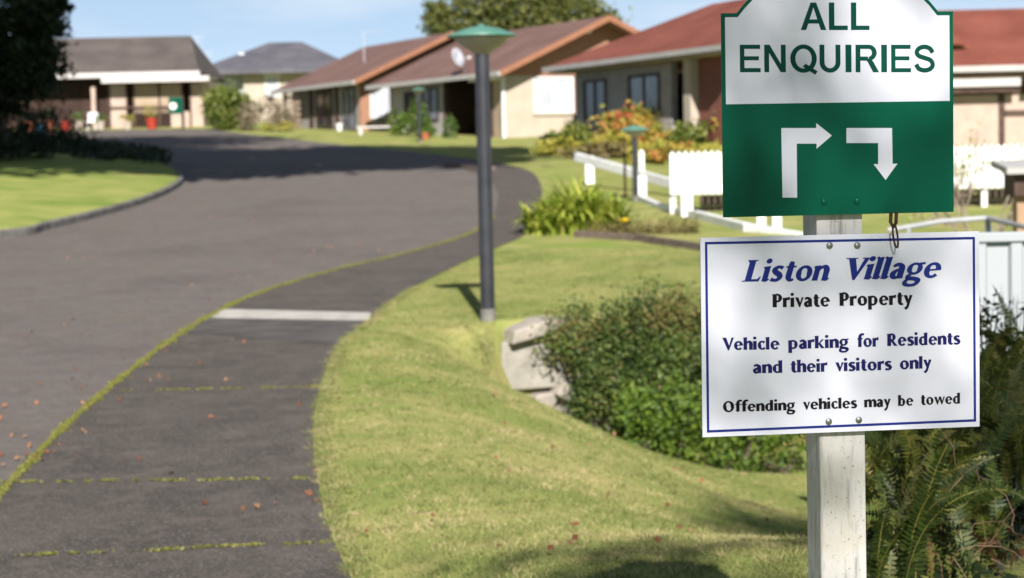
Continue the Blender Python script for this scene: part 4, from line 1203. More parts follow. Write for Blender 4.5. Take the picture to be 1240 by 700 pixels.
pf = empty('picket_fence', (A[0], D_, float(rise(D_)))); tag(pf, 'long white picket fence behind the green sign', 'fence')
o = Vector(pf.location)
zt, zb = A[2] - o.z, at(811, 236, D_)[2] - o.z
n_ = int((B[0] - A[0]) / .115)
pk = MB()
for i in range(n_):
    x = i * .115
    pk.prism([(x, zb), (x + .092, zb), (x + .092, zt - .03), (x + .046, zt + .03), (x, zt - .03)], -.012, .012)
pko = pk.build('pickets', M['bright_paint'], pf)
for z in (zb + .14, zt - .17): MB().box(0, n_ * .115, .016, .07, z - .045, z + .045).build('rail', M['white_paint'], pf)
for i in range(0, n_, 16): MB().box(i * .115, i * .115 + .1, .075, .175, -.3, zt - .04).build('post', M['white_paint'], pf)
# old sleeper wall under the picket fence
q = at(845, 243, 34.3); s0 = empty('sleeper_wall', (q[0], 34.3, float(rise(34.3)))); tag(s0, 'stacked grey timber sleepers under the picket fence', 'low wall')
for i in range(2): MB().box(.05, 9.5, -.1 + i * .03, .1 + i * .03, -.1 + i * .19, .08 + i * .19).build('sleeper', M['sleeper'], s0, bevel=.01)

# ------------------------------------------------------------------ strappy plant and timber edging
q = on_ground(694, 284)
cl = empty('strappy_plant', (q[0] + .12, q[1] + .25, q[2] - .02)); tag(cl, 'large clump of glossy strappy yellow green leaves beside the path', 'plant')
V_, F_, A_ = [], [], []
reseed('strappy')
for k in range(1150):
    rr__, aa__ = .80 * math.sqrt(rng.uniform()), rng.uniform(0, 2 * math.pi)
    cx, cy = rr__ * math.cos(aa__) - .05, rr__ * .6 * math.sin(aa__) + .12
    a = rng.uniform(0, 2 * math.pi); l_ = rng.uniform(.62, 1.18) * (1 - .42 * min(1, abs(cx) / .7)); b = rng.uniform(.45, 1.55); wd = rng.uniform(.028, .046)
    dh = np.array([math.cos(a), math.sin(a), 0]); sd = np.array([-math.sin(a), math.cos(a), 0])
    t = np.linspace(0, 1, 7); e_ = b * t * 1.7
    pp = np.array([cx, cy, 0]) + dh * (l_ * (1 - np.cos(e_)) / (1.7 * b))[:, None] + np.array([0, 0, 1]) * (l_ * np.sin(e_) / (1.7 * b))[:, None]
    tn = float(np.clip(rng.normal(.45, .27), 0, 1))
    for j in range(6):
        n0 = len(V_); w0, w1 = wd * (1 - (j / 6) ** 3), wd * (1 - ((j + 1) / 6.05) ** 3)
        V_ += [tuple(pp[j] - sd * w0), tuple(pp[j] + sd * w0), tuple(pp[j + 1] + sd * w1), tuple(pp[j + 1] - sd * w1)]
        F_.append((n0, n0 + 1, n0 + 2, n0 + 3)); A_ += [tn] * 4
np_mesh('leaves', V_, F_, LM['clivia'], cl, attr=A_)
# low bed: ground cover and a yellow flower
q = on_ground(770, 286)
bd = empty('ground_cover', (q[0], q[1] + .35, q[2])); tag(bd, 'low brownish ground cover plants behind the timber edging', 'ground cover')
leaf_mesh('foliage', np.c_[rng.uniform(-.75, 1.0, 2600), rng.normal(0.1, .22, 2600), np.abs(rng.normal(0, .12, 2600))], .03, .07, LM['cover'], bd, .5)
fq = at(756, 268, q[1] + .2) - np.array(bd.location)
MB().lathe([(.01, -.03), (.06, 0), (.085, .03), (.05, .045), (.01, .05)], 10, tuple(fq)).build('flower', mat('yellow_flower', (.75, .5, .02), (.8, .58, .04), scale=9), bd, smooth=True)
mb = MB(); mb.tube([tuple(fq), (fq[0], fq[1], 0)], .006, 5); mb.build('stem', M['bark'], bd)
def edging(pts, label):
    P_ = [on_ground(*q) for q in pts]
    r_ = empty('timber_edging', tuple(P_[0])); tag(r_, label, 'edging')
    o = Vector(P_[0])
    for a, b in zip(P_[:-1], P_[1:]): MB().bar(Vector(a) - o + Vector((0, 0, .03)), Vector(b) - o + Vector((0, 0, .03)), .08, .15).build('board', M['sleeper'], r_)
edging([(697, 287), (770, 292), (850, 304), (960, 318)], 'weathered timber edging board in front of the ground cover')
edging([(541, 202), (580, 207), (600, 206)], 'short timber edging at the far path corner left of the lamp')

# ------------------------------------------------------------------ houses
def window(parent, x, y, z, w_, h_, axis, out, frame, pane, name='window', t=.07):
    """axis 'x': window lies along x on a wall whose outside is -y (out=-1); axis 'y': along y, outside -x"""
    mb, mg = MB(), MB()
    def bx(m_, a0, a1, z0, z1, d0, d1):
        if axis == 'x': m_.box(a0, a1, min(y + out * d0, y + out * d1), max(y + out * d0, y + out * d1), z0, z1)
        else: m_.box(min(x + out * d0, x + out * d1), max(x + out * d0, x + out * d1), a0, a1, z0, z1)
    a = x if axis == 'x' else y
    bx(mb, a, a + w_, z, z + t, .002, .06); bx(mb, a, a + w_, z + h_ - t, z + h_, .002, .06)
    bx(mb, a, a + t, z + t, z + h_ - t, .002, .06); bx(mb, a + w_ - t, a + w_, z + t, z + h_ - t, .002, .06)
    if w_ > 1.0: bx(mb, a + w_ / 2 - t / 2, a + w_ / 2 + t / 2, z + t, z + h_ - t, .002, .055)
    f = mb.build(name, frame, parent)
    bx(mg, a + t, a + w_ - t, z + t, z + h_ - t, .003, .02)
    mg.build('pane', pane, f)
    return f

def gable_house(name, label, K, yaw, Wd, Ln, ev, pitch, roofm, gable_split=True):
    """x across the gable end (y=0 faces the viewer), y along the long side"""
    r_ = empty(name, K, yaw); tag(r_, label, 'house', 'single storey houses of the village')
    rise_ = (Wd / 2) * math.tan(pitch)
    oh, og = .62, .95
    th = .16
    e0 = -oh * math.tan(pitch)
    rf = MB()
    rf.slab([(-oh, -og, ev + e0 + .18), (Wd / 2, -og, ev + rise_ + .18), (Wd / 2, Ln + og, ev + rise_ + .18), (-oh, Ln + og, ev + e0 + .18)], th)
    rf.slab([(Wd / 2 + .003, -og, ev + rise_ + .18), (Wd + oh, -og, ev + e0 + .18), (Wd + oh, Ln + og, ev + e0 + .18), (Wd / 2 + .003, Ln + og, ev + rise_ + .18)], th)
    ro = rf.build('roof', roofm, r_)
    for sgn in (0, 1):
        x0 = -oh if sgn == 0 else Wd + oh
        MB().prism([(x0, ev + e0 - .02), (Wd / 2, ev + rise_ - .02), (Wd / 2, ev + rise_ + .21), (x0, ev + e0 + .21)], -og - .045, -og - .003).build('barge_board', M['barge'], r_)
        MB().box(x0 - (.1 if sgn == 0 else -.003), x0 + (-.003 if sgn == 0 else .1), -og, Ln + og, ev + e0 + .0, ev + e0 + .17).build('gutter', M['gutter'], r_)
    return r_, rise_

# brown gabled house in the middle
DB = 73.0
KB = at(611, 166, DB); KB[2] = float(rise(DB)) - .02
yB = R(28)
hB, rB = gable_house('gabled_house', 'brown roofed house with orange brick gable and cream corner behind the lamp', tuple(KB), yB, 8.4, 10.5, 2.62, R(24), M['roof_brown'])
MB().prism([(0, 2.40), (8.4, 2.40), (8.4, 2.64), (4.2, 2.64 + rB), (0, 2.64)], 0.0, .2).build('gable', M['brick_orange'], hB)
MB().box(0, 1.30, -.01, .2, -.4, 2.40).build('wall', M['cream'], hB)
MB().box(1.303, 8.4, .0, .2, -.4, .95).build('wall', M['cream'], hB)
MB().box(3.15, 8.4, .0, .2, .953, 2.397).build('wall', M['brick_orange'], hB)
MB().box(1.303, 3.147, .1, .2, .953, 2.397).build('wall', M['cream'], hB)
window(hB, 1.33, .1, .97, 1.8, 1.40, 'x', -1, M['white_paint'], M['curtain'])
MB().box(1.25, 3.2, -.08, -.003, .86, .95).build('sill', M['cream'], hB)
MB().box(8.2, 8.4, .21, 10.5, -.4, 2.5).build('wall', M['brick_orange'], hB)
MB().box(0, 8.4, 10.3, 10.5, -.4, 2.5).build('wall', M['brick_orange'], hB)
# long side: porch near, rooms beyond
MB().box(0, .2, .21, .9, -.4, 2.5).build('wall', M['tan_panel'], hB)
MB().box(1.6, 1.8, .21, 5.2, -.4, 2.5).build('porch_wall', M['dark_void'], hB)
window(hB, 1.6, 1.2, .3, 1.5, 1.9, 'y', -1, M['brown_timber'], M['dark_glass'])
window(hB, 1.6, 3.4, .02, .95, 2.1, 'y', -1, M['brown_timber'], M['brown_timber'], name='door')
MB().box(.2, 1.6, 5.0, 5.2, -.4, 2.5).build('porch_wall', M['dark_void'], hB)
MB().box(0, .2, 5.2, 10.3, -.4, 2.5).build('wall', M['grey_wall'], hB)
window(hB, 0, 5.7, .85, 1.5, 1.35, 'y', -1, M['brown_timber'], M['grey_glass'])
window(hB, 0, 8.0, .02, .95, 2.1, 'y', -1, M['brown_timber'], M['dark_glass'], name='door')
for y in (1.0, 2.2, 5.1): MB().box(-.02, .13, y, y + .14, -.4, 2.4).build('porch_post', M['brown_timber'], hB)
MB().tube([(-.06, -.08, -.3), (-.06, -.08, 2.38)], .075, 10).build('downpipe', M['white_paint'], hB, smooth=True)
MB().box(-.5, 0, -.02, 2.0, 2.24, 2.36).build('porch_beam', M['white_paint'], hB)
MB().lathe([(.02, 0), (.11, .02), (.13, .12), (.05, .2)], 12, (3.7, -.2, 2.4 + rB - .25)).build('gable_light', M['white_paint'], hB, smooth=True)
# satellite dish on that roof edge
q = at(553, 70, DB + 2.0)
ds = empty('satellite_dish', tuple(q)); tag(ds, 'pale satellite dish on the brown roof edge left of the lamp', 'satellite dish')
m_ = MB(); vs, fs = [], []
ax = Vector((.80, -.52, .3)).normalized(); ex = ax.orthogonal().normalized(); ey = ax.cross(ex)
for i, rr_ in enumerate((0.001, .16, .28, .38)):
    for k in range(20):
        a = 2 * math.pi * k / 20
        vs.append(ex * rr_ * math.cos(a) + ey * rr_ * math.sin(a) + ax * (rr_ ** 2 * .5))
for i in range(3):
    for k in range(20): fs.append((i * 20 + k, i * 20 + (k + 1) % 20, i * 20 + 20 + (k + 1) % 20, i * 20 + 20 + k))
do = m_.add(vs, fs).build('reflector', M['metal_grey'], ds, smooth=True); so_ = do.modifiers.new('solid', 'SOLIDIFY'); so_.thickness = .02
MB().tube([tuple(ax * .02 + Vector((0, 0, -.1))), tuple(ax * .6 + Vector((.02, 0, -.2)))], .018, 6).build('feed_arm', M['metal_grey'], ds)
MB().lathe([(.02, -.05), (.06, -.04), (.06, .05), (.02, .06)], 10, tuple(ax * .6 + Vector((.02, 0, -.2)))).build('feed_horn', M['white_paint'], ds, smooth=True)
MB().tube([(0, 0, 0), (0, .05, -.35), (.05, .3, -.55)], .025, 6).build('bracket', M['metal_grey'], ds)

# second gabled house further left
DA = 85.0
KA = at(437, 154, DA); KA[2] = float(rise(DA)) - .02
hA, rA = gable_house('gabled_house', 'further brown roofed house with small white window left of the lamp', tuple(KA), R(26), 8.4, 9.0, 2.35, R(24), M['roof_brown'])
MB().prism([(0, 2.15), (8.4, 2.15), (8.4, 2.37), (4.2, 2.37 + rA), (0, 2.37)], 0, .2).build('gable', M['brick_orange'], hA)
MB().box(0, .45, -.01, .2, -.5, 2.15).build('wall', M['brick_orange'], hA)
MB().box(.453, 8.4, 0, .2, -.5, .55).build('wall', M['cream'], hA)
MB().box(.453, 8.4, .1, .2, .553, 2.147).build('wall', M['cream'], hA)
window(hA, .5, .1, .6, 1.3, 1.5, 'x', -1, M['white_paint'], M['curtain'])
MB().box(0, .2, .21, 9.0, -.5, 2.3).build('wall', M['grey_wall'], hA)
MB().box(8.2, 8.4, .21, 8.8, -.5, 2.3).build('wall', M['brick_orange'], hA)
MB().box(.2, 8.4, 8.8, 9.0, -.5, 2.3).build('wall', M['brick_orange'], hA)
window(hA, 0, .5, .05, 1.6, 1.95, 'y', -1, M['brown_timber'], M['grey_glass'], name='door')
window(hA, 0, 3.4, .05, 2.2, 2.0, 'y', -1, M['brown_timber'], M['dark_glass'])
for y in (2.6, 6.0): MB().box(-.06, -.003, y, y + .5, -.4, 2.3).build('pier', M['brown_timber'], hA)
MB().box(-.55, -.40, 8.6, 8.75, -.4, 2.1).build('porch_post', M['brown_timber'], hA)
mb = MB()
for i in range(7): mb.box(-.47, -.44, 6.6, 8.6, .1 + i * .28, .2 + i * .28)
for i in range(6): mb.box(-.5, -.475, 6.7 + i * .35, 6.8 + i * .35, 0, 2.1)
mb.build('trellis', M['tan_panel'], hA)
# aerial on that roof
q = at(441, 72, DA + 4); an = empty('aerial', tuple(q)); tag(an, 'thin television aerial above the further brown roof', 'aerial')
MB().tube([(0, 0, -.9), (0, 0, at(441, 38, DA + 4)[2] - q[2])], .022, 6).build('mast', M['metal_grey'], an)
zz = at(441, 38, DA + 4)[2] - q[2]
mb = MB(); mb.tube([(-.1, 0, zz - .1), (.7, .1, zz)], .02, 5)
for i in range(5): mb.tube([(-.05 + i * .16, -.25, zz - .08 + .02 * i), (-.05 + i * .16, .25, zz - .08 + .02 * i)], .012, 4)
mb.build('antenna_rods', M['metal_grey'], an)

# red tiled hipped house at right
CR = at(672, 80, 62.0)
fx = Vector((4.7, -11, 0)).normalized()
yawR = math.atan2(fx.y, fx.x)
gR = float(rise(58)) - .1
hRl = empty('red_roof_house', (CR[0] + .65, 62.0, gR), yawR); tag(hRl, 'red tiled house with ranch sliders behind the flower bed', 'house', 'single storey houses of the village')
evz = CR[2] - gR
Lr, Wr, rr_ = 11.2, 6.5, 1.75
r0 = -.7
c0, c1, c2, c3 = (r0, r0, evz), (Lr, r0, evz), (Lr, Wr + .7, evz), (r0, Wr + .7, evz)
t0, t1 = (3.3, Wr / 2, evz + rr_), (Lr - .6, Wr / 2, evz + rr_)
mb = MB()
mb.slab([c0, c1, t1, t0], .15)
mb.slab([c3, t0, t1, c2], .15)
mb.slab([c0, t0, c3], .15)
mb.slab([c1, c2, t1], .15)
mb.build('roof', M['roof_red'], hRl)
MB().box(r0 - .1, Lr, r0 - .12, r0 - .003, evz - .17, evz - .02).build('gutter', M['gutter'], hRl)
MB().box(r0 - .12, r0 - .003, r0 - .003, Wr + .7, evz - .17, evz - .02).build('gutter', M['gutter'], hRl)
MB().box(r0 + .02, Lr, r0 + .02, 0.3, evz - .24, evz - .2).build('soffit', M['cream'], hRl)
MB().box(0, 6.6, 0, .2, -.8, evz - .25).build('wall', M['grey_wall'], hRl)
MB().box(0, .2, .21, Wr, -.8, evz - .25).build('wall', M['cream'], hRl)
MB().box(.2, Lr, Wr - .2, Wr, -.8, evz - .25).build('wall', M['grey_wall'], hRl)
MB().box(Lr - .9, Lr - .7, .21, Wr - .21, -.8, evz - .22).build('wall', M['cream'], hRl)
MB().box(8.41, Lr - .91, 1.6, 1.8, -.8, evz - .25).build('wall', M['cream'], hRl)
window(hRl, .7, 0, .3, 1.6, 2.15, 'x', -1, M['brown_timber'], M['dark_glass'], name='ranch_slider')
window(hRl, 3.9, 0, .3, 2.0, 2.15, 'x', -1, M['brown_timber'], M['grey_glass'], name='ranch_slider')
MB().box(6.4, 8.5, 1.6, 1.8, -.8, evz - .25).build('porch_wall', M['dark_void'], hRl)
MB().box(7.9, 8.3, -.30, .05, -.8, evz - .25).build('pillar', M['cream'], hRl)
MB().box(8.4, Lr, -.06, .2, -.8, evz - .25).build('brick_wall', M['brick_red'], hRl)

# second red roofed house at the right edge
DD = 58.0
q = at(1100, 170, DD); gR2 = float(rise(DD))
h2 = empty('red_roof_house', (q[0] - 1.5, DD, gR2), R(-3)); tag(h2, 'red tiled house with pinkish panels at the right edge of the picture', 'house', 'single storey houses of the village')
ev2 = at(1190, 80, DD - .7)[2] - gR2; rt2 = at(1190, 12, DD + 4)[2] - gR2
mb = MB()
mb.slab([(-1.5, -.7, ev2), (12, -.7, ev2), (12, 4, rt2), (-1.5, 4, rt2)], .16)
mb.slab([(-1.5, 4.003, rt2), (12, 4.003, rt2), (12, 8.7, ev2), (-1.5, 8.7, ev2)], .16)
mb.build('roof', M['roof_red'], h2)
MB().box(-1.5, 12, -.82, -.703, ev2 - .18, ev2 + .0).build('gutter', M['gutter'], h2)
MB().box(-.8, 4.7, -.78, -.66, ev2 - .62, ev2 - .38).build('fascia_beam', M['fascia'], h2)
MB().box(-.8, 12, 0, .2, -.3, ev2 - .2).build('wall', M['pink_panel'], h2)
MB().prism([(-.7, ev2 - .2), (-.7, ev2 - .1), (-.7, rt2 - .2), (-.69, ev2 - .2)], .2, 4).build('gable', M['pink_panel'], h2)
MB().box(-.8, -.6, .21, 8, -.3, ev2 - .2).build('wall', M['pink_panel'], h2)
for x0, x1, z0, z1 in ((-.8, 6.5, ev2 - .85, ev2 - .64), (4.2, 4.38, -.3, ev2 - .86), (2.0, 2.15, -.3, ev2 - .86), (4.39, 8, ev2 - 1.5, ev2 - 1.33), (6.6, 6.75, -.3, ev2 - 1.51)):
    MB().box(x0, x1, -.05, -.002, z0, z1).build('batten', M['brown_timber'], h2)
MB().box(4.9, 8, -.7, -.01, ev2 - .62, ev2 - .5).build('porch_shade', M['brown_timber'], h2)

# left bungalow
DL = 99.0
KL = at(62, 157, DL); gL = float(rise(DL))
hL = empty('bungalow', (KL[0], DL, gL), R(1)); tag(hL, 'brown roofed bungalow with white fascia at the end of the road', 'house', 'single storey houses of the village')
pxm = DL / FPX
evL = at(160, 97, DL)[2] - gL; rtL = at(150, 45, DL + 4.5)[2] - gL
xr = (244 - 62) * pxm
xrt = (211 - 62) * pxm * 1.045
mb = MB()
mb.slab([(-9, -.6, evL + .35), (xr, -.6, evL + .35), (xrt, 4.5, rtL), (-9, 4.5, rtL)], .15)
mb.slab([(-9, 4.5, rtL), (xrt, 4.5, rtL), (xr, 9.6, evL + .35), (-9, 9.6, evL + .35)], .15)
mb.slab([(xr, -.6, evL + .35), (xr, 9.6, evL + .35), (xrt, 4.5, rtL)], .15)
mb.build('roof', M['roof_left'], hL)
MB().box(-9, xr + .05, -.72, -.603, evL + .12, evL + .38).build('fascia', M['fascia'], hL)
MB().box((130 - 62) * pxm, (258 - 62) * pxm, -1.3, -.9, evL - .18, evL + .1).build('fascia', M['fascia'], hL)
MB().box((130 - 62) * pxm, (258 - 62) * pxm, -.899, 2, evL - .02, evL + .08).build('porch_roof', M['gutter'], hL)
MB().box(-9, (246 - 62) * pxm, .9, 1.1, -.4, evL + .1).build('wall', M['dark_void'], hL)
X_ = lambda px: (px - 62) * pxm
for (a, b, z0, z1, mm) in [(135, 154, 0, 1, 'pink_panel'), (164, 193, .42, 1, 'tan_panel'), (194.5, 221, .42, 1, 'tan_panel'), (232, 246, 0, 1, 'pink_panel'), (207, 231, 0, .4, 'pink_panel'), (112, 117, 0, .95, 'pink_panel')]:
    MB().box(X_(a), X_(b), -.15, .05, -.3 + z0 * evL * 1.0 + (0.0 if z0 else 0), z1 * evL - .2).build('wall_panel', M[mm], hL)
for a in (133, 155, 163, 194, 222, 231): MB().box(X_(a) - .05, X_(a) + .05, -.22, -.153, -.3, evL - .2).build('porch_post', M['brown_timber'], hL)
MB().box(X_(135), X_(222), -.27, -.222, 1.02, 1.1).build('rail', M['brown_timber'], hL)
mb = MB()
for i in range(28): mb.box(X_(165) + i * .065, X_(165) + i * .065 + .025, -.26, -.235, -.1, 1.0)
mb.build('baluster_panel', M['brown_timber'], hL)
MB().box(X_(246) - .2, X_(246), .06, 8.5, -.4, evL).build('wall', M['pink_panel'], hL)

# grey hipped house far behind
DH = 122.0
KH = at(262, 150, DH); gH = 3.4
hH = empty('hip_roof_house', (KH[0], DH, gH), R(2)); tag(hH, 'pale walled house with dark grey hip roof far behind the round hedge', 'house')
pxh = DH / FPX
zE = at(330, 84, DH)[2] - gH; zR = at(340, 51, DH + 4)[2] - gH
XH = lambda px: (px - 262) * pxh
mb = MB()
A0, A1, A2, A3 = (XH(240), -.8, zE), (XH(432), -.8, zE), (XH(445), 9, zE), (XH(245), 9, zE)
T0, T1 = (XH(322), 4, zR), (XH(362), 4, zR)
mb.slab([A0, A1, T1, T0], .2); mb.slab([A1, A2, T1], .2); mb.slab([A3, T0, T1, A2], .2); mb.slab([A0, T0, A3], .2)
mb.build('roof', M['roof_hip'], hH)
MB().box(XH(240), XH(432), -.95, -.803, zE - .28, zE - .02).build('gutter', M['roof_hip'], hH)
MB().box(XH(296), XH(428), 0, .2, -1, zE - .2).build('wall', M['cream'], hH)
MB().box(XH(248), XH(296), .5, .7, -1, zE - .2).build('wall', M['curtain'], hH)
MB().box(XH(248), XH(250), .71, 8, -1, zE - .2).build('wall', M['cream'], hH)
MB().box(XH(426), XH(428), .21, 8, -1, zE - .2).build('wall', M['cream'], hH)
for (a, b, y0, y1) in ((322, 339, 92, 118), (379, 396, 85, 96)):
    z1, z0 = at(330, y0, DH)[2] - gH, at(330, y1, DH)[2] - gH
    window(hH, XH(a), 0, z0, XH(b) - XH(a), z1 - z0, 'x', -1, M['white_paint'], M['curtain'])
MB().box(XH(320), XH(341), -.2, -.003, at(330, 91, DH)[2] - gH, at(330, 86, DH)[2] - gH).build('window_hood', M['white_paint'], hH)
MB().tube([(XH(291), 2, zE), (XH(291), 2, at(291, 62, DH)[2] - gH)], .22, 8).build('vent_pipe', M['white_paint'], hH)
for (x, y0, y1, lab) in ((239, 84, 44, 'faint aerial mast right of the bungalow roof'), (251, 86, 62, 'shorter aerial mast left of the grey hip roof')):
    q = at(x, y0, 112); an = empty('aerial', tuple(q)); tag(an, lab, 'aerial')
    zz = at(x, y1, 112)[2] - q[2]
    MB().tube([(0, 0, -3.2), (0, 0, zz)], .03, 6).build('mast', M['metal_grey'], an)
    mb = MB()
    for i in range(4): mb.tube([(-.35, .0, zz - .1 - i * .3), (.35, .1, zz - .05 - i * .3)], .03, 5)
    mb.build('antenna_rods', M['metal_grey'], an)

# green notice on a pole before the bungalow
q = at(214, 158, 93); gs = empty('green_sign', (q[0], 93, float(rise(93)))); tag(gs, 'small green sign with white disc in front of the bungalow', 'sign')
zs = at(214, 128, 93)[2] - float(rise(93)); s_ = 93 / FPX
MB().tube([(.3, 0, -.2), (.3, 0, zs + .3)], .05, 8).build('pole', M['lamp_post'], gs)
MB().box(-8 * s_, 8 * s_, -.10, -.055, zs - 10 * s_, zs + 10 * s_).build('panel', M['sign_green'], gs)
m_ = MB(); vs = [(.5 * math.cos(a) * .36 - .12, -.105, zs - .02 + .18 * math.sin(a)) for a in np.linspace(0, 2 * math.pi, 21)[:-1]]
m_.add(vs, [tuple(range(20))]).build('disc', M['white_paint'], gs)

# ------------------------------------------------------------------ pots and porch clutter
def pot(loc, r_, h_, mm, label, plant=None, ph=.35, cat='plant pot'):
    root = empty('plant_pot', loc); tag(root, label, cat)
    MB().lathe([(r_ * .7, 0), (r_ * .95, h_ * .82), (r_ * 1.05, h_ * .84), (r_ * 1.05, h_), (r_ * .9, h_), (r_ * .85, h_ * .9)], 16).build('pot', M[mm], root, smooth=True)
    if plant: crown('foliage', [(260, (0, 0, h_ + ph * .7), (r_ * 1.5, r_ * 1.5, ph))], .06, .13, LM[plant], root)
    return root
for (px, py, D, r_, h_, mm, lab, pl, ph) in [
  (666, 168, 66, .19, .38, 'terracotta', 'orange pot at the foot of the cream wall', None, 0), (729, 167, 60, .20, .36, 'terracotta', 'orange pot beside the orange bush', 'bronze', .15),
  (714, 168, 60, .15, .30, 'yellow_pot', 'pale yellow pot on the flower bed edge', 'lime', .15), (515, 162, 73, .17, .26, 'terracotta', 'terracotta pot by the porch of the brown house', 'potplant', .55),
  (184, 156, 96, .30, .55, 'red_pot', 'red pot with tall plant before the bungalow', 'lime', .55), (155, 156, 96, .22, .4, 'cream', 'cream pot with small plant before the bungalow', 'lime', .3),
  (122, 156, 96, .24, .45, 'cream', 'cream pot next to the white garden chair', 'potplant', .25), (49, 155, 92, .22, .42, 'blue_pot', 'blue pot under the dark tree', None, 0), (96, 156, 95, .2, .5, 'cream', 'cream jar left of the white garden chair', 'potplant', .3),
  (36, 154, 92, .3, .6, 'terracotta', 'big orange urn half hidden by the dark tree', None, 0), (60, 154, 93, .2, .6, 'terracotta', 'narrow terracotta jar right of the blue pot', 'potplant', .3), (411, 153, 86, .16, .34, 'white_paint', 'round white pot before the further house', None, 0),
  (80, 150, 95, .25, .5, 'red_pot', 'small red tub left of the cream jar', None, 0)]:
    z = float(rise(D)); x = at(px, py, D)[0]
    pot((x, D, z), r_, h_, mm, lab, pl, ph)
# white garden chair
x = at(112, 156, 96)[0]; ch = empty('garden_chair', (x, 96, float(rise(96)))); tag(ch, 'white plastic garden chair on the bungalow forecourt', 'chair')
MB().box(-.25, .25, -.22, .22, .40, .45).build('seat', M['white_paint'], ch); MB().box(-.25, .25, .2, .25, .45, .9).build('backrest', M['white_paint'], ch)
for sx in (-.22, .2):
    for sy in (-.2, .2): MB().box(sx, sx + .04, sy, sy + .04, 0, .4).build('leg', M['white_paint'], ch)
# garden bench/seat by the porch of the far house
x = at(435, 156, 80)[0]; gz_ = float(rise(80)); bn = empty('low_bench', (x, 80, gz_)); tag(bn, 'low pale bench on the lawn by the far house corner', 'bench')
MB().box(-.1, 2.1, -.2, .2, .28, .36).build('seat', M['fascia'], bn)
for sx in (0, 1.85): MB().box(sx, sx + .15, -.18, .18, 0, .28).build('leg', M['fascia'], bn)

# ------------------------------------------------------------------ garden shrubs
def shrub_at(px, py, D, blobs, lm, lab, smin=.09, smax=.19, group=None, cat='shrub', name='shrub'):
    x = at(px, py, D)[0]
    blobs = [(int(n * 1.7), c, r) for n, c, r in blobs]
    return bush(name, (x, D, float(rise(D)) - .02), blobs, smin * 1.25, smax * 1.25, LM[lm], lab, cat, group)
s40 = 40.0
shrub_at(276, 152, 92, [(3400, (0, 0, 1.02), (1.05, .9, .95))], 'hedge', 'rounded green hedge right of the bungalow', .13, .24, name='round_hedge', cat='hedge')
shrub_at(316, 153, 90, [(420, (-.5, 0, .7), (.6, .5, .75)), (420, (.6, .1, .8), (.7, .5, .8))], 'wispy', 'wispy flowering shrub below the pale house window', .08, .16)
shrub_at(343, 153, 88, [(380, (0, 0, .6), (.5, .4, .65))], 'wispy', 'thin grey shrub by the trellis', .08, .16)
shrub_at(333, 153, 87, [(260, (0, 0, .22), (.9, .3, .25))], 'lime', 'low yellow flowers along the lawn edge', .06, .12)
shrub_at(300, 153, 89, [(300, (0, 0, .45), (.35, .3, .5))], 'wispy', 'pale grasslike shrub beside the round hedge', .08, .16)
shrub_at(484, 158, 78, [(600, (0, 0, .5), (.42, .4, .55))], 'weeds', 'green bush left by the far porch', .07, .14)
shrub_at(507, 160, 76, [(600, (0, 0, .65), (.4, .4, .7)), (200, (.35, 0, .25), (.3, .3, .3))], 'weeds', 'taller green bush right by the far porch', .07, .14)
shrub_at(544, 160, 74, [(350, (0, 0, .4), (.3, .3, .45))], 'potplant', 'small dark plant in the porch shade', .06, .12)
shrub_at(702, 165, 63, [(700, (0, 0, .55), (.5, .45, .6))], 'lime', 'yellow green bush left of the ranch slider', .06, .14)
shrub_at(768, 168, 57, [(2300, (0, 0, .72), (1.05, .7, .68)), (260, (-.35, -.45, .8), (.25, .2, .2))], 'croton', 'orange and red leaved bush before the red house', .1, .21)
shrub_at(828, 170, 58.5, [(1300, (0, 0, .85), (.8, .7, .8))], 'bronze', 'bronze leaved shrub right of the orange bush', .1, .2)
shrub_at(862, 172, 57, [(1200, (0, 0, .75), (.75, .6, .75))], 'bronze', 'bronze pink shrub by the brick wall', .1, .2)
for i, (px, py, D, rx, lab) in enumerate([(680, 178, 60, .8, 'yellow green border plants at the lawn end of the bed'), (722, 182, 57, .8, 'low border plants under the orange pot'), (790, 186, 54, .75, 'golden border plants behind the garden lamp'),
                                          (826, 186, 53, .8, 'golden border plants above the picket fence end'), (862, 187, 52, .8, 'lime border plants beside the green sign edge')]):
    D = D - 2
    shrub_at(px, py, D, [(900, (0, 0, .2 + .06 * (i > 1)), (rx, .5, .22 + (.06, .02, .1, .05, .12)[i]))], ('lime', 'cover', 'lime', 'croton', 'lime')[i], lab, .1, .2, 'low plants edging the flower bed')
for px, D, rx, rz, lm, lab in ((700, 59, .55, .42, 'hedge', 'mid green shrub in front of the left ranch slider'), (742, 56, .5, .4, 'lime', 'yellow shrub tucked left of the orange bush'),
                               (800, 54.5, .6, .5, 'croton', 'low rusty orange shrub between the garden lamp and the pillar'), (836, 54, .6, .55, 'hedge', 'green shrub in front of the bronze shrubs'), (672, 61, .5, .28, 'hedge', 'low green plants before the cream corner')):
    shrub_at(px, 175, D, [(700, (0, 0, rz), (rx, .5, rz))], lm, lab, .09, .18)
for px, py, D, lab in ((753, 141, 57.2, 'red blooms on the left of the orange bush'), (871, 150, 54, 'orange flowers by the brick wall'), ):
    q = at(px, py, D - .6); fo = empty('flower_clump', (q[0], D - .6, float(rise(D)))); tag(fo, lab, 'flowers')
    leaf_mesh('bloom', rng.normal(0, .13, (90, 3)) + np.array([0, 0, q[2] - float(rise(D))]), .06, .12, LM['rose' if 'red' in lab else 'croton'], fo, .9)
    MB().tube([(0, 0, 0), (0, 0, q[2] - float(rise(D)))], .015, 5).build('stem', M['bark'], fo)
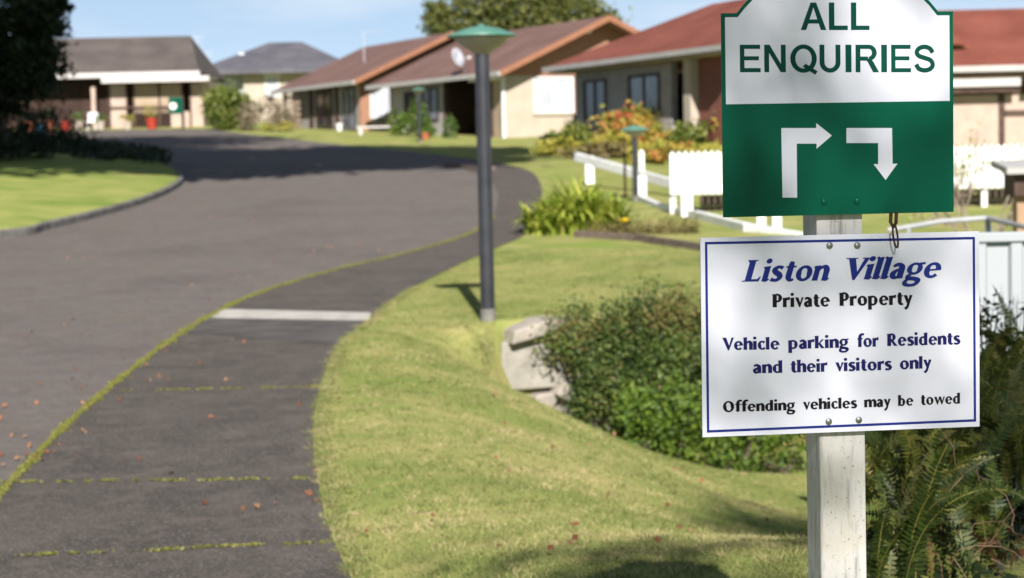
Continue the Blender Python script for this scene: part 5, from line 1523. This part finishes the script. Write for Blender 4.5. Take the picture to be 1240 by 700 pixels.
# white garden stake and rusty stake near the lamp
q = at(777, 198, 44); st = empty('garden_stake', (q[0], 44, float(rise(44)))); tag(st, 'short white marker stake right of the garden lamp', 'stake')
zt = at(777, 181, 44)[2] - float(rise(44)); MB().prism([(-.06, -.1), (.06, -.1), (.06, zt - .05), (0, zt), (-.06, zt - .05)], -.02, .02).build('stake', M['white_paint'], st)
q = at(757, 230, 38); st = empty('garden_stake', (q[0], 38, float(rise(38)))); tag(st, 'thin rusty stake left of the garden lamp', 'stake')
MB().tube([(0, 0, -.1), (0, 0, at(757, 168, 38)[2] - float(rise(38)))], .025, 6).build('stake', M['rust'], st)

# ------------------------------------------------------------------ trees
tree('tree', (at(628, 60, 118)[0], 118, 3.6), [(5200, (-2.6, 0, 6.4), (2.6, 2.2, 2.3)), (6000, (0.2, .5, 7.6), (2.9, 2.4, 2.3)), (4200, (3.1, 0, 6.9), (2.3, 2, 1.9)), (1500, (-5.0, 0, 6.7), (.8, .9, 1.3)), (2000, (5, 0, 5.6), (1.6, 1.5, 1.6))],
     .2, .42, LM['far_tree'], 'broad sunlit green tree rising behind the brown gabled roof', .4, 5)
x = at(4, 165, 52)[0]
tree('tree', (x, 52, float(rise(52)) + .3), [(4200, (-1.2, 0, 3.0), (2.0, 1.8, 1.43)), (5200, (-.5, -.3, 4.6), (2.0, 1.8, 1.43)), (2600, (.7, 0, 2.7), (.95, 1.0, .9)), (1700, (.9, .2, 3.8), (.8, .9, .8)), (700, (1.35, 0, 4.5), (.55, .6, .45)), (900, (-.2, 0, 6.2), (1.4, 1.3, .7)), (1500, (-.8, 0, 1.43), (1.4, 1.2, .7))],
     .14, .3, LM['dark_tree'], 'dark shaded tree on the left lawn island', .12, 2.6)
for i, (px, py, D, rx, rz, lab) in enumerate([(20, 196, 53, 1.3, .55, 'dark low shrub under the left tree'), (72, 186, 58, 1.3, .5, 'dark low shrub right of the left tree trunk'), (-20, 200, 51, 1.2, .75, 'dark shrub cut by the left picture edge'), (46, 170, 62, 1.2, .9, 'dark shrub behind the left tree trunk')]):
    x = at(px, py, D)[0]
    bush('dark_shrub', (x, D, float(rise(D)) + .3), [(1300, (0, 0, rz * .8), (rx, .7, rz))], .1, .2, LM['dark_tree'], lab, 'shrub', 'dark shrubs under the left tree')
# tall trees outside the frame whose shade falls over the far road and the signs
tree('tree', (-11.5, 31, .7), [(1700, (0.5, 0, 13.2), (6.0, 4.5, 1.8)), (2300, (3.6, 0, 15.2), (5.2, 4.5, 2.4)), (2300, (9.0, 1, 16.4), (5.0, 4.5, 2.6)), (5200, (4.5, 1, 20), (6.5, 4.5, 3)), (4200, (-2, 0, 17), (5.5, 4.5, 3.5)), (4200, (0, 0, 23.5), (6, 4.5, 2.6)), (3400, (9.5, 1, 21.43), (4, 4, 2.4)), (1300, (11.4, 1, 16.2), (2.6, 3, 2.2)), (2600, (12.4, 1, 20.2), (2.2, 3, 2.0))],
     .5, .95, LM['tall_tree'], 'tall roadside tree standing left of the picture near the road', .5, 14, group='tall shade trees outside the picture', coarse=26)
tree('tree', (-19, 40, 1.1), [(5600, (0, 0, 10), (6, 4, 3.0)), (5600, (1.5, 0, 15), (7, 4, 3.2)), (5600, (3, 0, 20), (8, 5, 3.5)), (4200, (5, 0, 26), (8, 5, 3.2))],
     .5, .95, LM['tall_tree'], 'tall roadside tree further left of the picture', .5, 10, group='tall shade trees outside the picture')
tree('tree', (5.2, -10.5, .3), [(260, (-3.4, .5, 9.75), (1.15, 1.3, .55)), (2300, (-1.6, .3, 11.8), (1.0, 2.0, 1.6)), (2600, (1.2, 0, 11.3), (1.5, 2, 2.2))],
     .10, .22, LM['tall_tree'], 'tree behind the viewer shading the signs', .22, 7.5, group='tall shade trees outside the picture', extra=(330, (-3.45, .5, 9.85), (1.1, 1.2, .62)))
